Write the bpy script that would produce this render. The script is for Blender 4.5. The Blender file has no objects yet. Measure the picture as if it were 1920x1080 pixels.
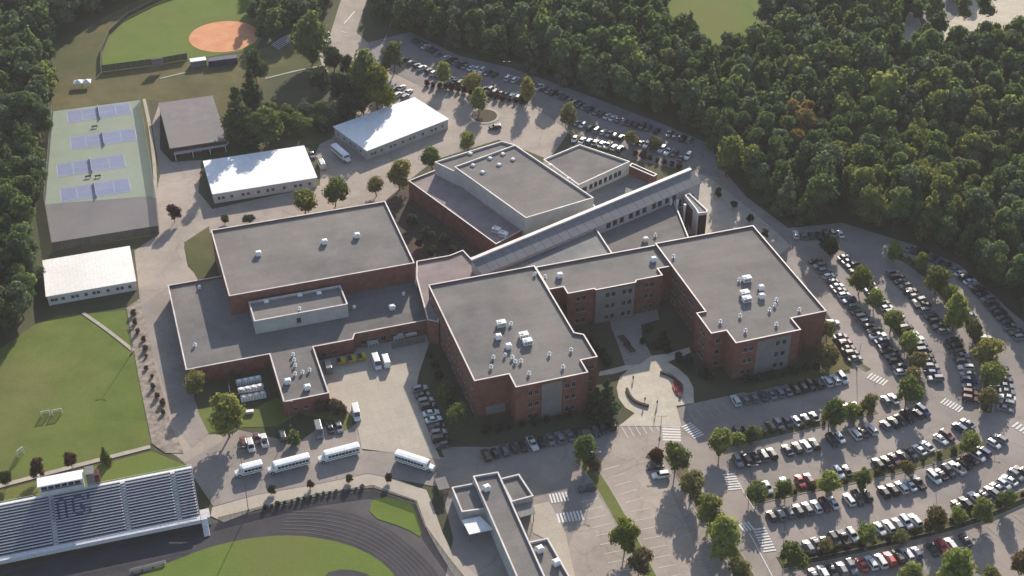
import bpy, bmesh, math, random
import numpy as np
from mathutils import Vector, Matrix
from mathutils.geometry import tessellate_polygon

scene = bpy.context.scene
COL = scene.collection
R = math.radians
random.seed(11)
RNG = np.random.default_rng(5)

# ------------------------------------------------------------------ camera
FPX, PITCH, ROLL, CAM_H = 2600.0, R(35.6), R(0.3), 255.0
CAM = Vector((0.0, -356.0, CAM_H))
_f = Vector((0, math.cos(PITCH), -math.sin(PITCH)))
_u = Vector((0, math.sin(PITCH), math.cos(PITCH)))
_r = Vector((1, 0, 0))
_r, _u = math.cos(ROLL) * _r + math.sin(ROLL) * _u, -math.sin(ROLL) * _r + math.cos(ROLL) * _u
cam_data = bpy.data.cameras.new('camera')
cam_data.sensor_width = 36.0
cam_data.lens = FPX / 1920.0 * 36.0
cam_data.clip_start = 1.0
cam_data.clip_end = 9000.0
cam = bpy.data.objects.new('camera', cam_data)
cam.matrix_world = Matrix((( _r.x, _u.x, -_f.x, CAM.x), (_r.y, _u.y, -_f.y, CAM.y), (_r.z, _u.z, -_f.z, CAM.z), (0, 0, 0, 1)))
COL.objects.link(cam)
scene.camera = cam

# ------------------------------------------------------------------ light
SUN_AZ, SUN_EL = R(79.5), R(22.5)          # azimuth from +X towards +Y
TO_SUN = Vector((math.cos(SUN_AZ) * math.cos(SUN_EL), math.sin(SUN_AZ) * math.cos(SUN_EL), math.sin(SUN_EL)))
world = bpy.data.worlds.new('World')
scene.world = world
world.use_nodes = True
wn = world.node_tree
bg = wn.nodes['Background']
sky = wn.nodes.new('ShaderNodeTexSky')
sky.sky_type = 'NISHITA'
sky.sun_disc = False
sky.sun_elevation = SUN_EL
sky.sun_rotation = math.atan2(TO_SUN.x, TO_SUN.y)
sky.air_density = 1.0
sky.dust_density = 1.0
wn.links.new(sky.outputs[0], bg.inputs[0])
bg.inputs[1].default_value = 0.115
sun_data = bpy.data.lights.new('sun', 'SUN')
sun_data.energy = 5.0
sun_data.angle = R(0.6)
sun_data.color = (1.0, 0.91, 0.79)
sun = bpy.data.objects.new('sun', sun_data)
sun.rotation_euler = (-TO_SUN).to_track_quat('-Z', 'Y').to_euler()
sun.location = (0, 0, 200)
COL.objects.link(sun)
scene.view_settings.view_transform = 'Standard'
scene.view_settings.look = 'None'
scene.view_settings.gamma = 1.0
scene.view_settings.use_curve_mapping = False
scene.view_settings.exposure = 0.68

# ------------------------------------------------------------------ survey: site plan points were read off as sight lines
def P(x, y, z=0.0):
    """where the sight line through (x, y) meets the level z"""
    d = _f * FPX + _r * (x - 960.0) - _u * (y - 540.0)
    return CAM + d * ((z - CAM.z) / d.z)

def seen_at(p):
    d = Vector(p) - CAM
    w = d.dot(_f)
    return 960 + FPX * d.dot(_r) / w, 540 - FPX * d.dot(_u) / w, w

# ------------------------------------------------------------------ materials
MATS = {}
def lin(c):
    return tuple(((v / 255.0) / 12.92 if v <= 10 else ((v / 255.0 + 0.055) / 1.055) ** 2.4) for v in c)

def mat(name, c1, c2=None, scale=0.3, rough=0.85, detail=4.0, metal=0.0, fine=None, bump=0.0, c3=None, spec=0.3):
    """noise-mottled surface; c1/c2 linear albedo, scale per metre, c3 = blotch colour at a larger scale"""
    m = bpy.data.materials.new(name)
    m.use_nodes = True
    nt = m.node_tree
    b = nt.nodes['Principled BSDF']
    b.inputs['Roughness'].default_value = rough
    b.inputs['Metallic'].default_value = metal
    b.inputs['Specular IOR Level'].default_value = spec
    if c2 is None:
        b.inputs['Base Color'].default_value = (*c1, 1)
    else:
        geo = nt.nodes.new('ShaderNodeNewGeometry')
        n = nt.nodes.new('ShaderNodeTexNoise')
        n.inputs['Scale'].default_value = scale
        n.inputs['Detail'].default_value = detail
        n.inputs['Roughness'].default_value = 0.62
        nt.links.new(geo.outputs['Position'], n.inputs['Vector'])
        ramp = nt.nodes.new('ShaderNodeValToRGB')
        ramp.color_ramp.elements[0].position = 0.33
        ramp.color_ramp.elements[0].color = (*c1, 1)
        ramp.color_ramp.elements[1].position = 0.67
        ramp.color_ramp.elements[1].color = (*c2, 1)
        nt.links.new(n.outputs['Fac'], ramp.inputs['Fac'])
        out = ramp.outputs['Color']
        if c3 is not None:
            n3 = nt.nodes.new('ShaderNodeTexNoise')
            n3.inputs['Scale'].default_value = scale * 0.22
            n3.inputs['Detail'].default_value = 3.0
            nt.links.new(geo.outputs['Position'], n3.inputs['Vector'])
            r3 = nt.nodes.new('ShaderNodeValToRGB')
            r3.color_ramp.elements[0].position = 0.45
            r3.color_ramp.elements[1].position = 0.62
            nt.links.new(n3.outputs['Fac'], r3.inputs['Fac'])
            mx = nt.nodes.new('ShaderNodeMixRGB')
            mx.inputs[2].default_value = (*c3, 1)
            nt.links.new(r3.outputs['Color'], mx.inputs[0])
            nt.links.new(out, mx.inputs[1])
            out = mx.outputs[0]
        if fine:
            n2 = nt.nodes.new('ShaderNodeTexNoise')
            n2.inputs['Scale'].default_value = fine
            n2.inputs['Detail'].default_value = 2.0
            nt.links.new(geo.outputs['Position'], n2.inputs['Vector'])
            mm = nt.nodes.new('ShaderNodeMapRange')
            mm.inputs[1].default_value = 0.3
            mm.inputs[2].default_value = 0.7
            mm.inputs[3].default_value = 0.93
            mm.inputs[4].default_value = 1.07
            nt.links.new(n2.outputs['Fac'], mm.inputs[0])
            mul = nt.nodes.new('ShaderNodeVectorMath')
            mul.operation = 'SCALE'
            nt.links.new(out, mul.inputs[0])
            nt.links.new(mm.outputs[0], mul.inputs['Scale'])
            out = mul.outputs[0]
            if bump:
                bp = nt.nodes.new('ShaderNodeBump')
                bp.inputs['Strength'].default_value = bump
                bp.inputs['Distance'].default_value = 0.1
                nt.links.new(n2.outputs['Fac'], bp.inputs['Height'])
                nt.links.new(bp.outputs[0], b.inputs['Normal'])
        nt.links.new(out, b.inputs['Base Color'])
    MATS[name] = m
    return m

def add_seams(name, sx, sy, yaw, dark, vary):
    """sheet joints and slight sheet-to-sheet tone on an existing surface material"""
    m = MATS[name]; nt = m.node_tree; b = nt.nodes['Principled BSDF']
    old = b.inputs['Base Color'].links[0].from_socket
    geo = nt.nodes.new('ShaderNodeNewGeometry'); mp = nt.nodes.new('ShaderNodeMapping')
    mp.inputs['Rotation'].default_value = (0, 0, -yaw)
    nt.links.new(geo.outputs['Position'], mp.inputs['Vector'])
    br = nt.nodes.new('ShaderNodeTexBrick')
    br.inputs['Scale'].default_value = 1.0
    br.inputs['Brick Width'].default_value = sx
    br.inputs['Row Height'].default_value = sy
    br.inputs['Mortar Size'].default_value = 0.07
    br.inputs['Color1'].default_value = (1 - vary, 1 - vary, 1 - vary, 1)
    br.inputs['Color2'].default_value = (1 + vary, 1 + vary, 1 + vary, 1)
    br.inputs['Mortar'].default_value = (dark, dark, dark, 1)
    nt.links.new(mp.outputs[0], br.inputs['Vector'])
    mu = nt.nodes.new('ShaderNodeVectorMath'); mu.operation = 'MULTIPLY'
    nt.links.new(old, mu.inputs[0]); nt.links.new(br.outputs['Color'], mu.inputs[1])
    nt.links.new(mu.outputs[0], b.inputs['Base Color'])

def add_cracks(name, scale, dark, width):
    """sealed cracks and darker worn patches"""
    m = MATS[name]; nt = m.node_tree; b = nt.nodes['Principled BSDF']
    old = b.inputs['Base Color'].links[0].from_socket
    geo = nt.nodes.new('ShaderNodeNewGeometry')
    nz = nt.nodes.new('ShaderNodeTexNoise'); nz.inputs['Scale'].default_value = 0.25; nz.inputs['Detail'].default_value = 3
    nt.links.new(geo.outputs['Position'], nz.inputs['Vector'])
    ad = nt.nodes.new('ShaderNodeVectorMath'); ad.operation = 'MULTIPLY_ADD'
    ad.inputs[1].default_value = (5, 5, 0)
    nt.links.new(nz.outputs['Color'], ad.inputs[0]); nt.links.new(geo.outputs['Position'], ad.inputs[2])
    vo = nt.nodes.new('ShaderNodeTexVoronoi'); vo.feature = 'DISTANCE_TO_EDGE'; vo.inputs['Scale'].default_value = scale
    nt.links.new(ad.outputs[0], vo.inputs['Vector'])
    mr = nt.nodes.new('ShaderNodeMapRange'); mr.inputs[1].default_value = 0.0; mr.inputs[2].default_value = width; mr.inputs[3].default_value = dark; mr.inputs[4].default_value = 1.0
    nt.links.new(vo.outputs['Distance'], mr.inputs[0])
    n2 = nt.nodes.new('ShaderNodeTexNoise'); n2.inputs['Scale'].default_value = 0.07; n2.inputs['Detail'].default_value = 5; n2.inputs['Roughness'].default_value = 0.7
    nt.links.new(geo.outputs['Position'], n2.inputs['Vector'])
    m2 = nt.nodes.new('ShaderNodeMapRange'); m2.inputs[1].default_value = 0.35; m2.inputs[2].default_value = 0.65; m2.inputs[3].default_value = 0.86; m2.inputs[4].default_value = 1.1
    nt.links.new(n2.outputs['Fac'], m2.inputs[0])
    ml = nt.nodes.new('ShaderNodeMath'); ml.operation = 'MULTIPLY'
    nt.links.new(mr.outputs[0], ml.inputs[0]); nt.links.new(m2.outputs[0], ml.inputs[1])
    sc = nt.nodes.new('ShaderNodeVectorMath'); sc.operation = 'SCALE'
    nt.links.new(old, sc.inputs[0]); nt.links.new(ml.outputs[0], sc.inputs['Scale'])
    nt.links.new(sc.outputs[0], b.inputs['Base Color'])

def ocolor_mat(name, rough=0.35, coat=0.3, noise=0.0):
    """paint whose colour comes from the object's own colour"""
    m = bpy.data.materials.new(name)
    m.use_nodes = True
    nt = m.node_tree
    b = nt.nodes['Principled BSDF']
    oi = nt.nodes.new('ShaderNodeObjectInfo')
    nt.links.new(oi.outputs['Color'], b.inputs['Base Color'])
    b.inputs['Roughness'].default_value = rough
    b.inputs['Coat Weight'].default_value = coat
    b.inputs['Coat Roughness'].default_value = 0.15
    MATS[name] = m
    return m

def leaf_mat(name, use_attr=False):
    m = bpy.data.materials.new(name)
    m.use_nodes = True
    nt = m.node_tree
    for n in list(nt.nodes):
        if n.type == 'BSDF_PRINCIPLED':
            nt.nodes.remove(n)
    out = nt.nodes['Material Output']
    if use_attr:
        src = nt.nodes.new('ShaderNodeAttribute')
        src.attribute_name = 'tint'
        csock = src.outputs['Color']
    else:
        src = nt.nodes.new('ShaderNodeObjectInfo')
        csock = src.outputs['Color']
    geo = nt.nodes.new('ShaderNodeNewGeometry')
    n1 = nt.nodes.new('ShaderNodeTexNoise')
    n1.inputs['Scale'].default_value = 0.9
    n1.inputs['Detail'].default_value = 3.0
    nt.links.new(geo.outputs['Position'], n1.inputs['Vector'])
    mr = nt.nodes.new('ShaderNodeMapRange')
    mr.inputs[1].default_value = 0.3
    mr.inputs[2].default_value = 0.7
    mr.inputs[3].default_value = 0.7
    mr.inputs[4].default_value = 1.35
    nt.links.new(n1.outputs['Fac'], mr.inputs[0])
    sc = nt.nodes.new('ShaderNodeVectorMath')
    sc.operation = 'SCALE'
    nt.links.new(csock, sc.inputs[0])
    nt.links.new(mr.outputs[0], sc.inputs['Scale'])
    d = nt.nodes.new('ShaderNodeBsdfDiffuse')
    t = nt.nodes.new('ShaderNodeBsdfTranslucent')
    nt.links.new(sc.outputs[0], d.inputs['Color'])
    hs = nt.nodes.new('ShaderNodeHueSaturation')
    hs.inputs['Hue'].default_value = 0.485
    hs.inputs['Saturation'].default_value = 1.1
    hs.inputs['Value'].default_value = 1.3
    nt.links.new(sc.outputs[0], hs.inputs['Color'])
    nt.links.new(hs.outputs[0], t.inputs['Color'])
    mx = nt.nodes.new('ShaderNodeMixShader')
    mx.inputs[0].default_value = 0.46
    nt.links.new(d.outputs[0], mx.inputs[1])
    nt.links.new(t.outputs[0], mx.inputs[2])
    nt.links.new(mx.outputs[0], out.inputs['Surface'])
    MATS[name] = m
    return m

def mesh_mat(name, col, cover):
    """wire mesh: part of the light passes"""
    m = bpy.data.materials.new(name)
    m.use_nodes = True
    nt = m.node_tree
    b = nt.nodes['Principled BSDF']
    b.inputs['Base Color'].default_value = (*col, 1)
    b.inputs['Roughness'].default_value = 0.7
    b.inputs['Alpha'].default_value = cover
    MATS[name] = m
    return m

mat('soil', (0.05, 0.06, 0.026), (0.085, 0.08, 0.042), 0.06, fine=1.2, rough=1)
mat('lawn', (0.10, 0.14, 0.028), (0.14, 0.162, 0.042), 0.06, fine=1.4, rough=1, c3=(0.17, 0.158, 0.06), spec=0.1)
mat('lawn_green', (0.105, 0.155, 0.03), (0.142, 0.178, 0.04), 0.09, fine=1.6, rough=1, c3=(0.145, 0.15, 0.045), spec=0.1)
mat('lawn_dry', (0.10, 0.095, 0.04), (0.15, 0.125, 0.06), 0.10, fine=1.2, rough=1, c3=(0.085, 0.09, 0.035), spec=0.1)
mat('clay', (0.56, 0.25, 0.13), (0.66, 0.33, 0.18), 0.15, fine=2.0, rough=1, spec=0.1)
mat('asphalt', (0.225, 0.196, 0.176), (0.285, 0.245, 0.217), 0.12, fine=2.5, rough=0.9, c3=(0.31, 0.262, 0.23))
mat('asphalt_dark', (0.175, 0.157, 0.148), (0.222, 0.195, 0.182), 0.10, fine=2.2, rough=0.9, c3=(0.22, 0.193, 0.19))
mat('asphalt_new', (0.05, 0.046, 0.05), (0.075, 0.068, 0.072), 0.15, fine=2.0, rough=0.85)
mat('road_tan', (0.285, 0.24, 0.205), (0.355, 0.297, 0.25), 0.12, fine=2.0, rough=0.92, c3=(0.38, 0.313, 0.26))
mat('concrete', (0.36, 0.31, 0.255), (0.44, 0.385, 0.315), 0.15, fine=1.8, rough=0.9, c3=(0.40, 0.345, 0.28))
mat('concrete_pale', (0.43, 0.38, 0.30), (0.52, 0.46, 0.37), 0.25, fine=2.0, rough=0.9)
mat('pad_grey', (0.135, 0.125, 0.13), (0.17, 0.157, 0.16), 0.12, fine=2.0, rough=0.9, c3=(0.18, 0.165, 0.165))
mat('walk', (0.34, 0.30, 0.25), (0.43, 0.38, 0.32), 0.3, fine=2.5, rough=0.9)
mat('mulch', (0.16, 0.13, 0.10), (0.36, 0.30, 0.25), 0.45, fine=1.5, rough=1)
mat('bed', (0.045, 0.035, 0.025), (0.09, 0.065, 0.045), 0.6, fine=2.0, rough=1)
mat('island_soil', (0.10, 0.08, 0.045), (0.17, 0.13, 0.08), 0.5, fine=2.0, rough=1, c3=(0.10, 0.11, 0.04))
mat('paint_line', (0.62, 0.58, 0.54), (0.75, 0.72, 0.68), 1.5, rough=0.8)
mat('paint_faded', (0.33, 0.30, 0.28), (0.48, 0.45, 0.42), 1.2, rough=0.85)
mat('kerb', (0.30, 0.27, 0.24), (0.40, 0.36, 0.32), 0.8, rough=0.9)
mat('brick', (0.15, 0.062, 0.048), (0.225, 0.096, 0.073), 0.5, fine=5.0, rough=0.92, spec=0.15)
mat('brick_dark', (0.085, 0.034, 0.028), (0.13, 0.052, 0.04), 0.5, fine=5.0, rough=0.92, spec=0.15)
mat('panel_grey', (0.17, 0.162, 0.158), (0.21, 0.202, 0.195), 0.4, fine=3.0, rough=0.7)
mat('stucco', (0.36, 0.35, 0.335), (0.45, 0.44, 0.42), 0.35, fine=3.0, rough=0.85)
mat('stucco_pale', (0.55, 0.52, 0.47), (0.64, 0.61, 0.55), 0.35, fine=3.0, rough=0.85)
mat('roof', (0.142, 0.133, 0.128), (0.192, 0.178, 0.169), 0.13, fine=1.8, rough=0.95, c3=(0.203, 0.184, 0.17), spec=0.15)
mat('roof_pink', (0.24, 0.195, 0.19), (0.30, 0.245, 0.235), 0.2, fine=1.8, rough=0.95, spec=0.15)
mat('roof_grey', (0.19, 0.19, 0.19), (0.245, 0.24, 0.235), 0.2, fine=1.6, rough=0.95, c3=(0.27, 0.26, 0.245), spec=0.15)
mat('roof_metal', (0.165, 0.163, 0.175), (0.20, 0.197, 0.208), 0.3, rough=0.7, metal=0.1)
mat('shingle', (0.17, 0.155, 0.155), (0.215, 0.195, 0.19), 0.25, fine=2.5, rough=0.95, c3=(0.205, 0.18, 0.175))
mat('roof_white', (0.74, 0.73, 0.74), (0.83, 0.82, 0.82), 0.12, fine=0.8, rough=0.7)
mat('roof_white_warm', (0.74, 0.71, 0.66), (0.82, 0.79, 0.74), 0.12, fine=0.8, rough=0.7, c3=(0.68, 0.65, 0.60))
mat('coping', (0.44, 0.40, 0.385), (0.70, 0.64, 0.61), 0.22, rough=0.6)
mat('white_metal', (0.68, 0.68, 0.67), (0.8, 0.8, 0.79), 0.9, rough=0.5)
mat('frame_tan', (0.22, 0.19, 0.165), (0.30, 0.265, 0.23), 0.8, rough=0.7)
mat('unit_grey', (0.42, 0.41, 0.40), (0.52, 0.51, 0.5), 0.9, rough=0.6)
mat('aluminium', (0.48, 0.48, 0.53), (0.60, 0.60, 0.64), 1.2, rough=0.6)
mat('foot_board', (0.25, 0.25, 0.29), (0.31, 0.31, 0.35), 0.8, rough=0.6, metal=0.2)
mat('steel', (0.12, 0.12, 0.13), (0.17, 0.17, 0.18), 0.8, rough=0.6, metal=0.3)
mat('blue_paint', (0.045, 0.07, 0.22), (0.06, 0.09, 0.27), 0.8, rough=0.5)
mat('glass', (0.015, 0.018, 0.022), rough=0.08, spec=0.6)
mat('tyre', (0.012, 0.012, 0.012), rough=0.9)
mat('rubber_black', (0.02, 0.02, 0.022), (0.035, 0.035, 0.04), 1.0, rough=0.8)
mat('lamp', (0.75, 0.73, 0.68), rough=0.3)
mat('tail_red', (0.35, 0.02, 0.02), rough=0.3)
mat('bark', (0.06, 0.045, 0.032), (0.12, 0.095, 0.07), 1.5, rough=1)
mat('court_green', (0.205, 0.25, 0.185), (0.245, 0.285, 0.215), 0.10, fine=1.5, rough=0.9, c3=(0.25, 0.28, 0.225))
mat('court_line', (0.33, 0.35, 0.38), (0.42, 0.44, 0.46), 0.6, rough=0.85)
mat('court_blue', (0.165, 0.195, 0.30), (0.20, 0.23, 0.335), 0.12, fine=1.5, rough=0.9)
mat('lane_faded', (0.10, 0.095, 0.10), (0.15, 0.14, 0.15), 0.8, rough=0.9)
mat('navy_dull', (0.04, 0.042, 0.075), (0.06, 0.062, 0.10), 0.8, rough=0.7)
mat('track', (0.038, 0.035, 0.042), (0.056, 0.051, 0.06), 0.12, fine=1.5, rough=0.95)
mat('yellow_bin', (0.36, 0.28, 0.02), (0.45, 0.35, 0.03), 1.0, rough=0.6)
mat('wood', (0.16, 0.10, 0.06), (0.22, 0.14, 0.08), 1.0, rough=0.8)
mat('dark_red', (0.25, 0.04, 0.04), (0.36, 0.09, 0.08), 1.5, rough=0.8)
mat('skin', (0.45, 0.27, 0.19), rough=0.6)
mat('silver_pipe', (0.5, 0.5, 0.52), (0.6, 0.6, 0.62), 1.0, rough=0.4, metal=0.5)
for _n in ('roof', 'roof_pink', 'roof_grey'): add_seams(_n, 14.0, 3.0, R(18.3), 0.87, 0.04)
for _n in ('roof_white', 'roof_white_warm'): add_seams(_n, 40.0, 1.2, R(108.3), 0.90, 0.01)
add_seams('shingle', 30.0, 1.6, R(18.3), 0.85, 0.03)
add_seams('concrete', 4.5, 4.5, R(18.3), 0.88, 0.03)
add_seams('walk', 2.0, 2.0, R(18.3), 0.90, 0.03)
add_seams('concrete_pale', 3.0, 3.0, R(18.3), 0.90, 0.03)
for _n in ('asphalt', 'asphalt_dark', 'road_tan'): add_cracks(_n, 0.075, 0.80, 0.016)
for _n in ('roof', 'roof_grey', 'roof_pink', 'lawn', 'lawn_dry'): add_cracks(_n, 0.001, 1.0, 0.001)
ocolor_mat('car_paint')
ocolor_mat('matte_paint', 0.8, 0.0)
leaf_mat('leaf')
leaf_mat('leaf_stuff', True)
mesh_mat('chain_link', (0.10, 0.105, 0.10), 0.38)
mesh_mat('wind_screen', (0.05, 0.055, 0.05), 0.72)
mesh_mat('net', (0.06, 0.06, 0.06), 0.6)
mesh_mat('white_net', (0.7, 0.7, 0.68), 0.45)

# ------------------------------------------------------------------ object helpers
def tag(o, label=None, cat=None, group=None, kind=None):
    if label: o['label'] = label
    if cat: o['category'] = cat
    if group: o['group'] = group
    if kind: o['kind'] = kind
    return o

def new_obj(name, me, parent=None, loc=(0, 0, 0), rz=0.0):
    o = bpy.data.objects.new(name, me)
    COL.objects.link(o)
    o.location = loc
    o.rotation_euler = (0, 0, rz)
    if parent is not None:
        o.parent = parent
    return o

def thing(name, label, cat, loc=(0, 0, 0), rz=0.0, group=None):
    return tag(new_obj(name, None, None, loc, rz), label, cat, group)

class MB:
    """collects faces of one mesh"""
    def __init__(s):
        s.v, s.f, s.m = [], [], []
    def add(s, vs, fs, mi=0):
        o = len(s.v)
        s.v += [tuple(v) for v in vs]
        for f in fs:
            s.f.append(tuple(i + o for i in f)); s.m.append(mi)
        return s
    def box(s, x0, y0, z0, x1, y1, z1, mi=0):
        return s.add([(x0, y0, z0), (x1, y0, z0), (x1, y1, z0), (x0, y1, z0), (x0, y0, z1), (x1, y0, z1), (x1, y1, z1), (x0, y1, z1)],
                     [(0, 3, 2, 1), (4, 5, 6, 7), (0, 1, 5, 4), (1, 2, 6, 5), (2, 3, 7, 6), (3, 0, 4, 7)], mi)
    def obox(s, c, u, hu, hw, z0, z1, mi=0):
        u = Vector((u[0], u[1])).normalized(); w = Vector((-u.y, u.x)); c = Vector((c[0], c[1]))
        q = [c - u * hu - w * hw, c + u * hu - w * hw, c + u * hu + w * hw, c - u * hu + w * hw]
        return s.prism([tuple(p) for p in q], z0, z1, mi, mi, True)
    def prism(s, poly, z0, z1, mt=0, ms=0, bottom=False):
        n = len(poly); o = len(s.v)
        s.v += [(p[0], p[1], z0) for p in poly] + [(p[0], p[1], z1) for p in poly]
        for i in range(n):
            j = (i + 1) % n
            s.f.append((o + i, o + j, o + n + j, o + n + i)); s.m.append(ms)
        tris = tessellate_polygon([[Vector((p[0], p[1], 0)) for p in poly]])
        for t in tris:
            a, b, c = [poly[k] for k in t]
            if (b[0] - a[0]) * (c[1] - a[1]) - (b[1] - a[1]) * (c[0] - a[0]) < 0: t = t[::-1]
            s.f.append(tuple(o + n + k for k in t)); s.m.append(mt)
            if bottom:
                s.f.append(tuple(o + k for k in t[::-1])); s.m.append(ms)
        return s
    def sheet(s, poly, z, mi=0):
        o = len(s.v)
        s.v += [(p[0], p[1], z) for p in poly]
        for t in tessellate_polygon([[Vector((p[0], p[1], 0)) for p in poly]]):
            a, b, c = [poly[k] for k in t]
            if (b[0] - a[0]) * (c[1] - a[1]) - (b[1] - a[1]) * (c[0] - a[0]) < 0: t = t[::-1]
            s.f.append(tuple(o + k for k in t)); s.m.append(mi)
        return s
    def ring(s, outer, inner, z0, z1, mi=0):
        n = len(outer); o = len(s.v)
        for poly, z in ((outer, z0), (outer, z1), (inner, z1), (inner, z0)):
            s.v += [(p[0], p[1], z) for p in poly]
        for i in range(n):
            j = (i + 1) % n
            for a in range(3):
                s.f.append((o + a * n + i, o + a * n + j, o + (a + 1) * n + j, o + (a + 1) * n + i)); s.m.append(mi)
        return s
    def tube(s, p0, p1, r0, r1=None, n=8, mi=0, caps=True):
        p0, p1 = Vector(p0), Vector(p1); r1 = r0 if r1 is None else r1
        d = (p1 - p0).normalized()
        a = d.orthogonal().normalized(); b = d.cross(a)
        o = len(s.v)
        for p, r in ((p0, r0), (p1, r1)):
            for k in range(n):
                t = 2 * math.pi * k / n
                s.v.append(tuple(p + a * (r * math.cos(t)) + b * (r * math.sin(t))))
        for k in range(n):
            j = (k + 1) % n
            s.f.append((o + k, o + j, o + n + j, o + n + k)); s.m.append(mi)
        if caps:
            s.f.append(tuple(o + k for k in range(n))[::-1]); s.m.append(mi)
            s.f.append(tuple(o + n + k for k in range(n))); s.m.append(mi)
        return s
    def mesh(s, name, mats, smooth=False):
        me = bpy.data.meshes.new(name)
        me.from_pydata(s.v, [], s.f)
        for m in (mats if isinstance(mats, (list, tuple)) else [mats]):
            me.materials.append(MATS[m])
        me.polygons.foreach_set('material_index', s.m)
        if smooth:
            me.polygons.foreach_set('use_smooth', [True] * len(s.f))
        me.update()
        return me
    def obj(s, name, mats, parent=None, loc=(0, 0, 0), rz=0.0, smooth=False):
        return new_obj(name, s.mesh(name, mats, smooth), parent, loc, rz)

def copy_tree(o, loc, rz, label=None, color=None, parts_color=()):
    c = o.copy(); COL.objects.link(c); c.location = loc; c.rotation_euler = (0, 0, rz)
    if label: c['label'] = label
    if color: c.color = color
    for ch in o.children:
        d = ch.copy(); COL.objects.link(d); d.parent = c
        if color: d.color = color
        for g in ch.children:
            e = g.copy(); COL.objects.link(e); e.parent = d
            if color: e.color = color
    return c

def area2(poly):
    return sum(poly[i][0] * poly[(i + 1) % len(poly)][1] - poly[(i + 1) % len(poly)][0] * poly[i][1] for i in range(len(poly)))
def ccw(poly):
    return poly if area2(poly) > 0 else poly[::-1]
def offset(poly, d):
    """mitred offset of a counter-clockwise outline, d > 0 outwards"""
    n = len(poly); out = []
    for i in range(n):
        a, b, c = Vector(poly[i - 1]), Vector(poly[i]), Vector(poly[(i + 1) % n])
        e1, e2 = (b - a).normalized(), (c - b).normalized()
        n1, n2 = Vector((e1.y, -e1.x)), Vector((e2.y, -e2.x))
        k = 1 + n1.dot(n2)
        m = (n1 + n2) / max(k, 0.25)
        out.append(tuple(b + m * d))
    return out
def smooth_poly(poly, n=2):
    for _ in range(n):
        q = []
        for i in range(len(poly)):
            a, b = Vector(poly[i]), Vector(poly[(i + 1) % len(poly)])
            q += [tuple(a * .75 + b * .25), tuple(a * .25 + b * .75)]
        poly = q
    return poly
def smooth_line(pts, n=2):
    for _ in range(n):
        q = [pts[0]]
        for a, b in zip(pts[:-1], pts[1:]):
            a, b = Vector(a), Vector(b)
            q += [tuple(a * .75 + b * .25), tuple(a * .25 + b * .75)]
        q.append(pts[-1]); pts = q
    return pts
def strip(pts, w):
    """outline of a band of width w along a line"""
    L, Rr = [], []
    for i in range(len(pts)):
        a = Vector(pts[max(i - 1, 0)]); b = Vector(pts[min(i + 1, len(pts) - 1)])
        t = (b - a).normalized(); n = Vector((-t.y, t.x))
        L.append(tuple(Vector(pts[i]) + n * w / 2)); Rr.append(tuple(Vector(pts[i]) - n * w / 2))
    return L + Rr[::-1]
def plan(px, z=0.0):
    return [tuple(P(x, y, z)[:2]) for x, y in px]

def ground_sheet(name, px, z, m, sm=0, kind='structure', parent=None, label=None):
    poly = plan(px)
    if sm: poly = smooth_poly(poly, sm)
    o = MB().sheet(ccw(poly), z).obj(name, m, parent)
    if parent is None: tag(o, label=label, kind=kind)
    return o

ORD = ['first', 'second', 'third', 'fourth', 'fifth', 'sixth', 'seventh', 'eighth', 'ninth', 'tenth', 'eleventh', 'twelfth', 'thirteenth',
       'fourteenth', 'fifteenth', 'sixteenth', 'seventeenth', 'eighteenth', 'nineteenth', 'twentieth']
def nth(i):
    if i < 20: return ORD[i]
    return 'twenty-' + ORD[i - 20] if i < 29 else ('thirtieth' if i == 29 else 'thirty-' + ORD[i - 30])
# ================================================================== THE SETTING: ground, lawns, roads, lots
MB().sheet([(-3500, -1500), (3500, -1500), (3500, 5000), (-3500, 5000)], 0.0).obj('ground', 'soil')
tag(bpy.data.objects['ground'], kind='structure')

# lawns
ground_sheet('lawn', [(-160, 760), (0, 655), (60, 612), (110, 592), (236, 582), (262, 700), (284, 832), (180, 865), (0, 908), (-160, 950)], 0.03, 'lawn')
ground_sheet('lawn', [(-160, 958), (0, 920), (284, 846), (352, 874), (362, 884), (0, 960), (-160, 995)], 0.03, 'lawn_green')
ground_sheet('lawn', [(100, 150), (190, 140), (460, 100), (600, 60), (650, 110), (720, 180), (640, 240), (622, 262), (570, 275), (380, 300), (300, 190), (262, 186), (100, 208), (95, 180)], 0.03, 'lawn_dry')
ground_sheet('lawn', [(470, 155), (600, 125), (660, 140), (620, 210), (450, 215)], 0.05, 'soil', 1)
ground_sheet('lawn', [(262, 188), (278, 188), (300, 330), (291, 370), (276, 300)], 0.085, 'lawn_dry')
ground_sheet('outfield', [(192, 133), (191, 100), (205, 66), (240, 32), (300, 2), (380, -30), (500, -40), (500, 60), (478, 92), (330, 117)], 0.06, 'lawn_green')
ground_sheet('warning_track', [(104, 140), (112, 95), (150, 60), (200, 30), (260, 0), (330, -30), (380, -32), (300, 0), (240, 30), (204, 64), (189, 100), (190, 138), (150, 158)], 0.05, 'lawn_dry')
th = [2 * math.pi * k / 36 for k in range(36)]
ground_sheet('infield', [(420 + 66 * math.cos(t), 69 - 4 * math.cos(t) + 29 * math.sin(t)) for t in th], 0.09, 'clay')
ground_sheet('lawn', [(345, 455), (392, 424), (404, 520), (372, 526), (352, 492)], 0.07, 'lawn_dry')
ground_sheet('lawn', [(366, 770), (392, 765), (420, 760), (470, 770), (520, 745), (620, 765), (662, 778), (660, 815), (640, 812), (632, 790), (560, 775), (520, 800), (430, 802), (385, 815)], 0.07, 'lawn')
ground_sheet('meadow', [(1180, -120), (1230, -40), (1270, 60), (1330, 105), (1400, 90), (1450, 0), (1480, -130)], 0.05, 'lawn_green', 1)
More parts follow.
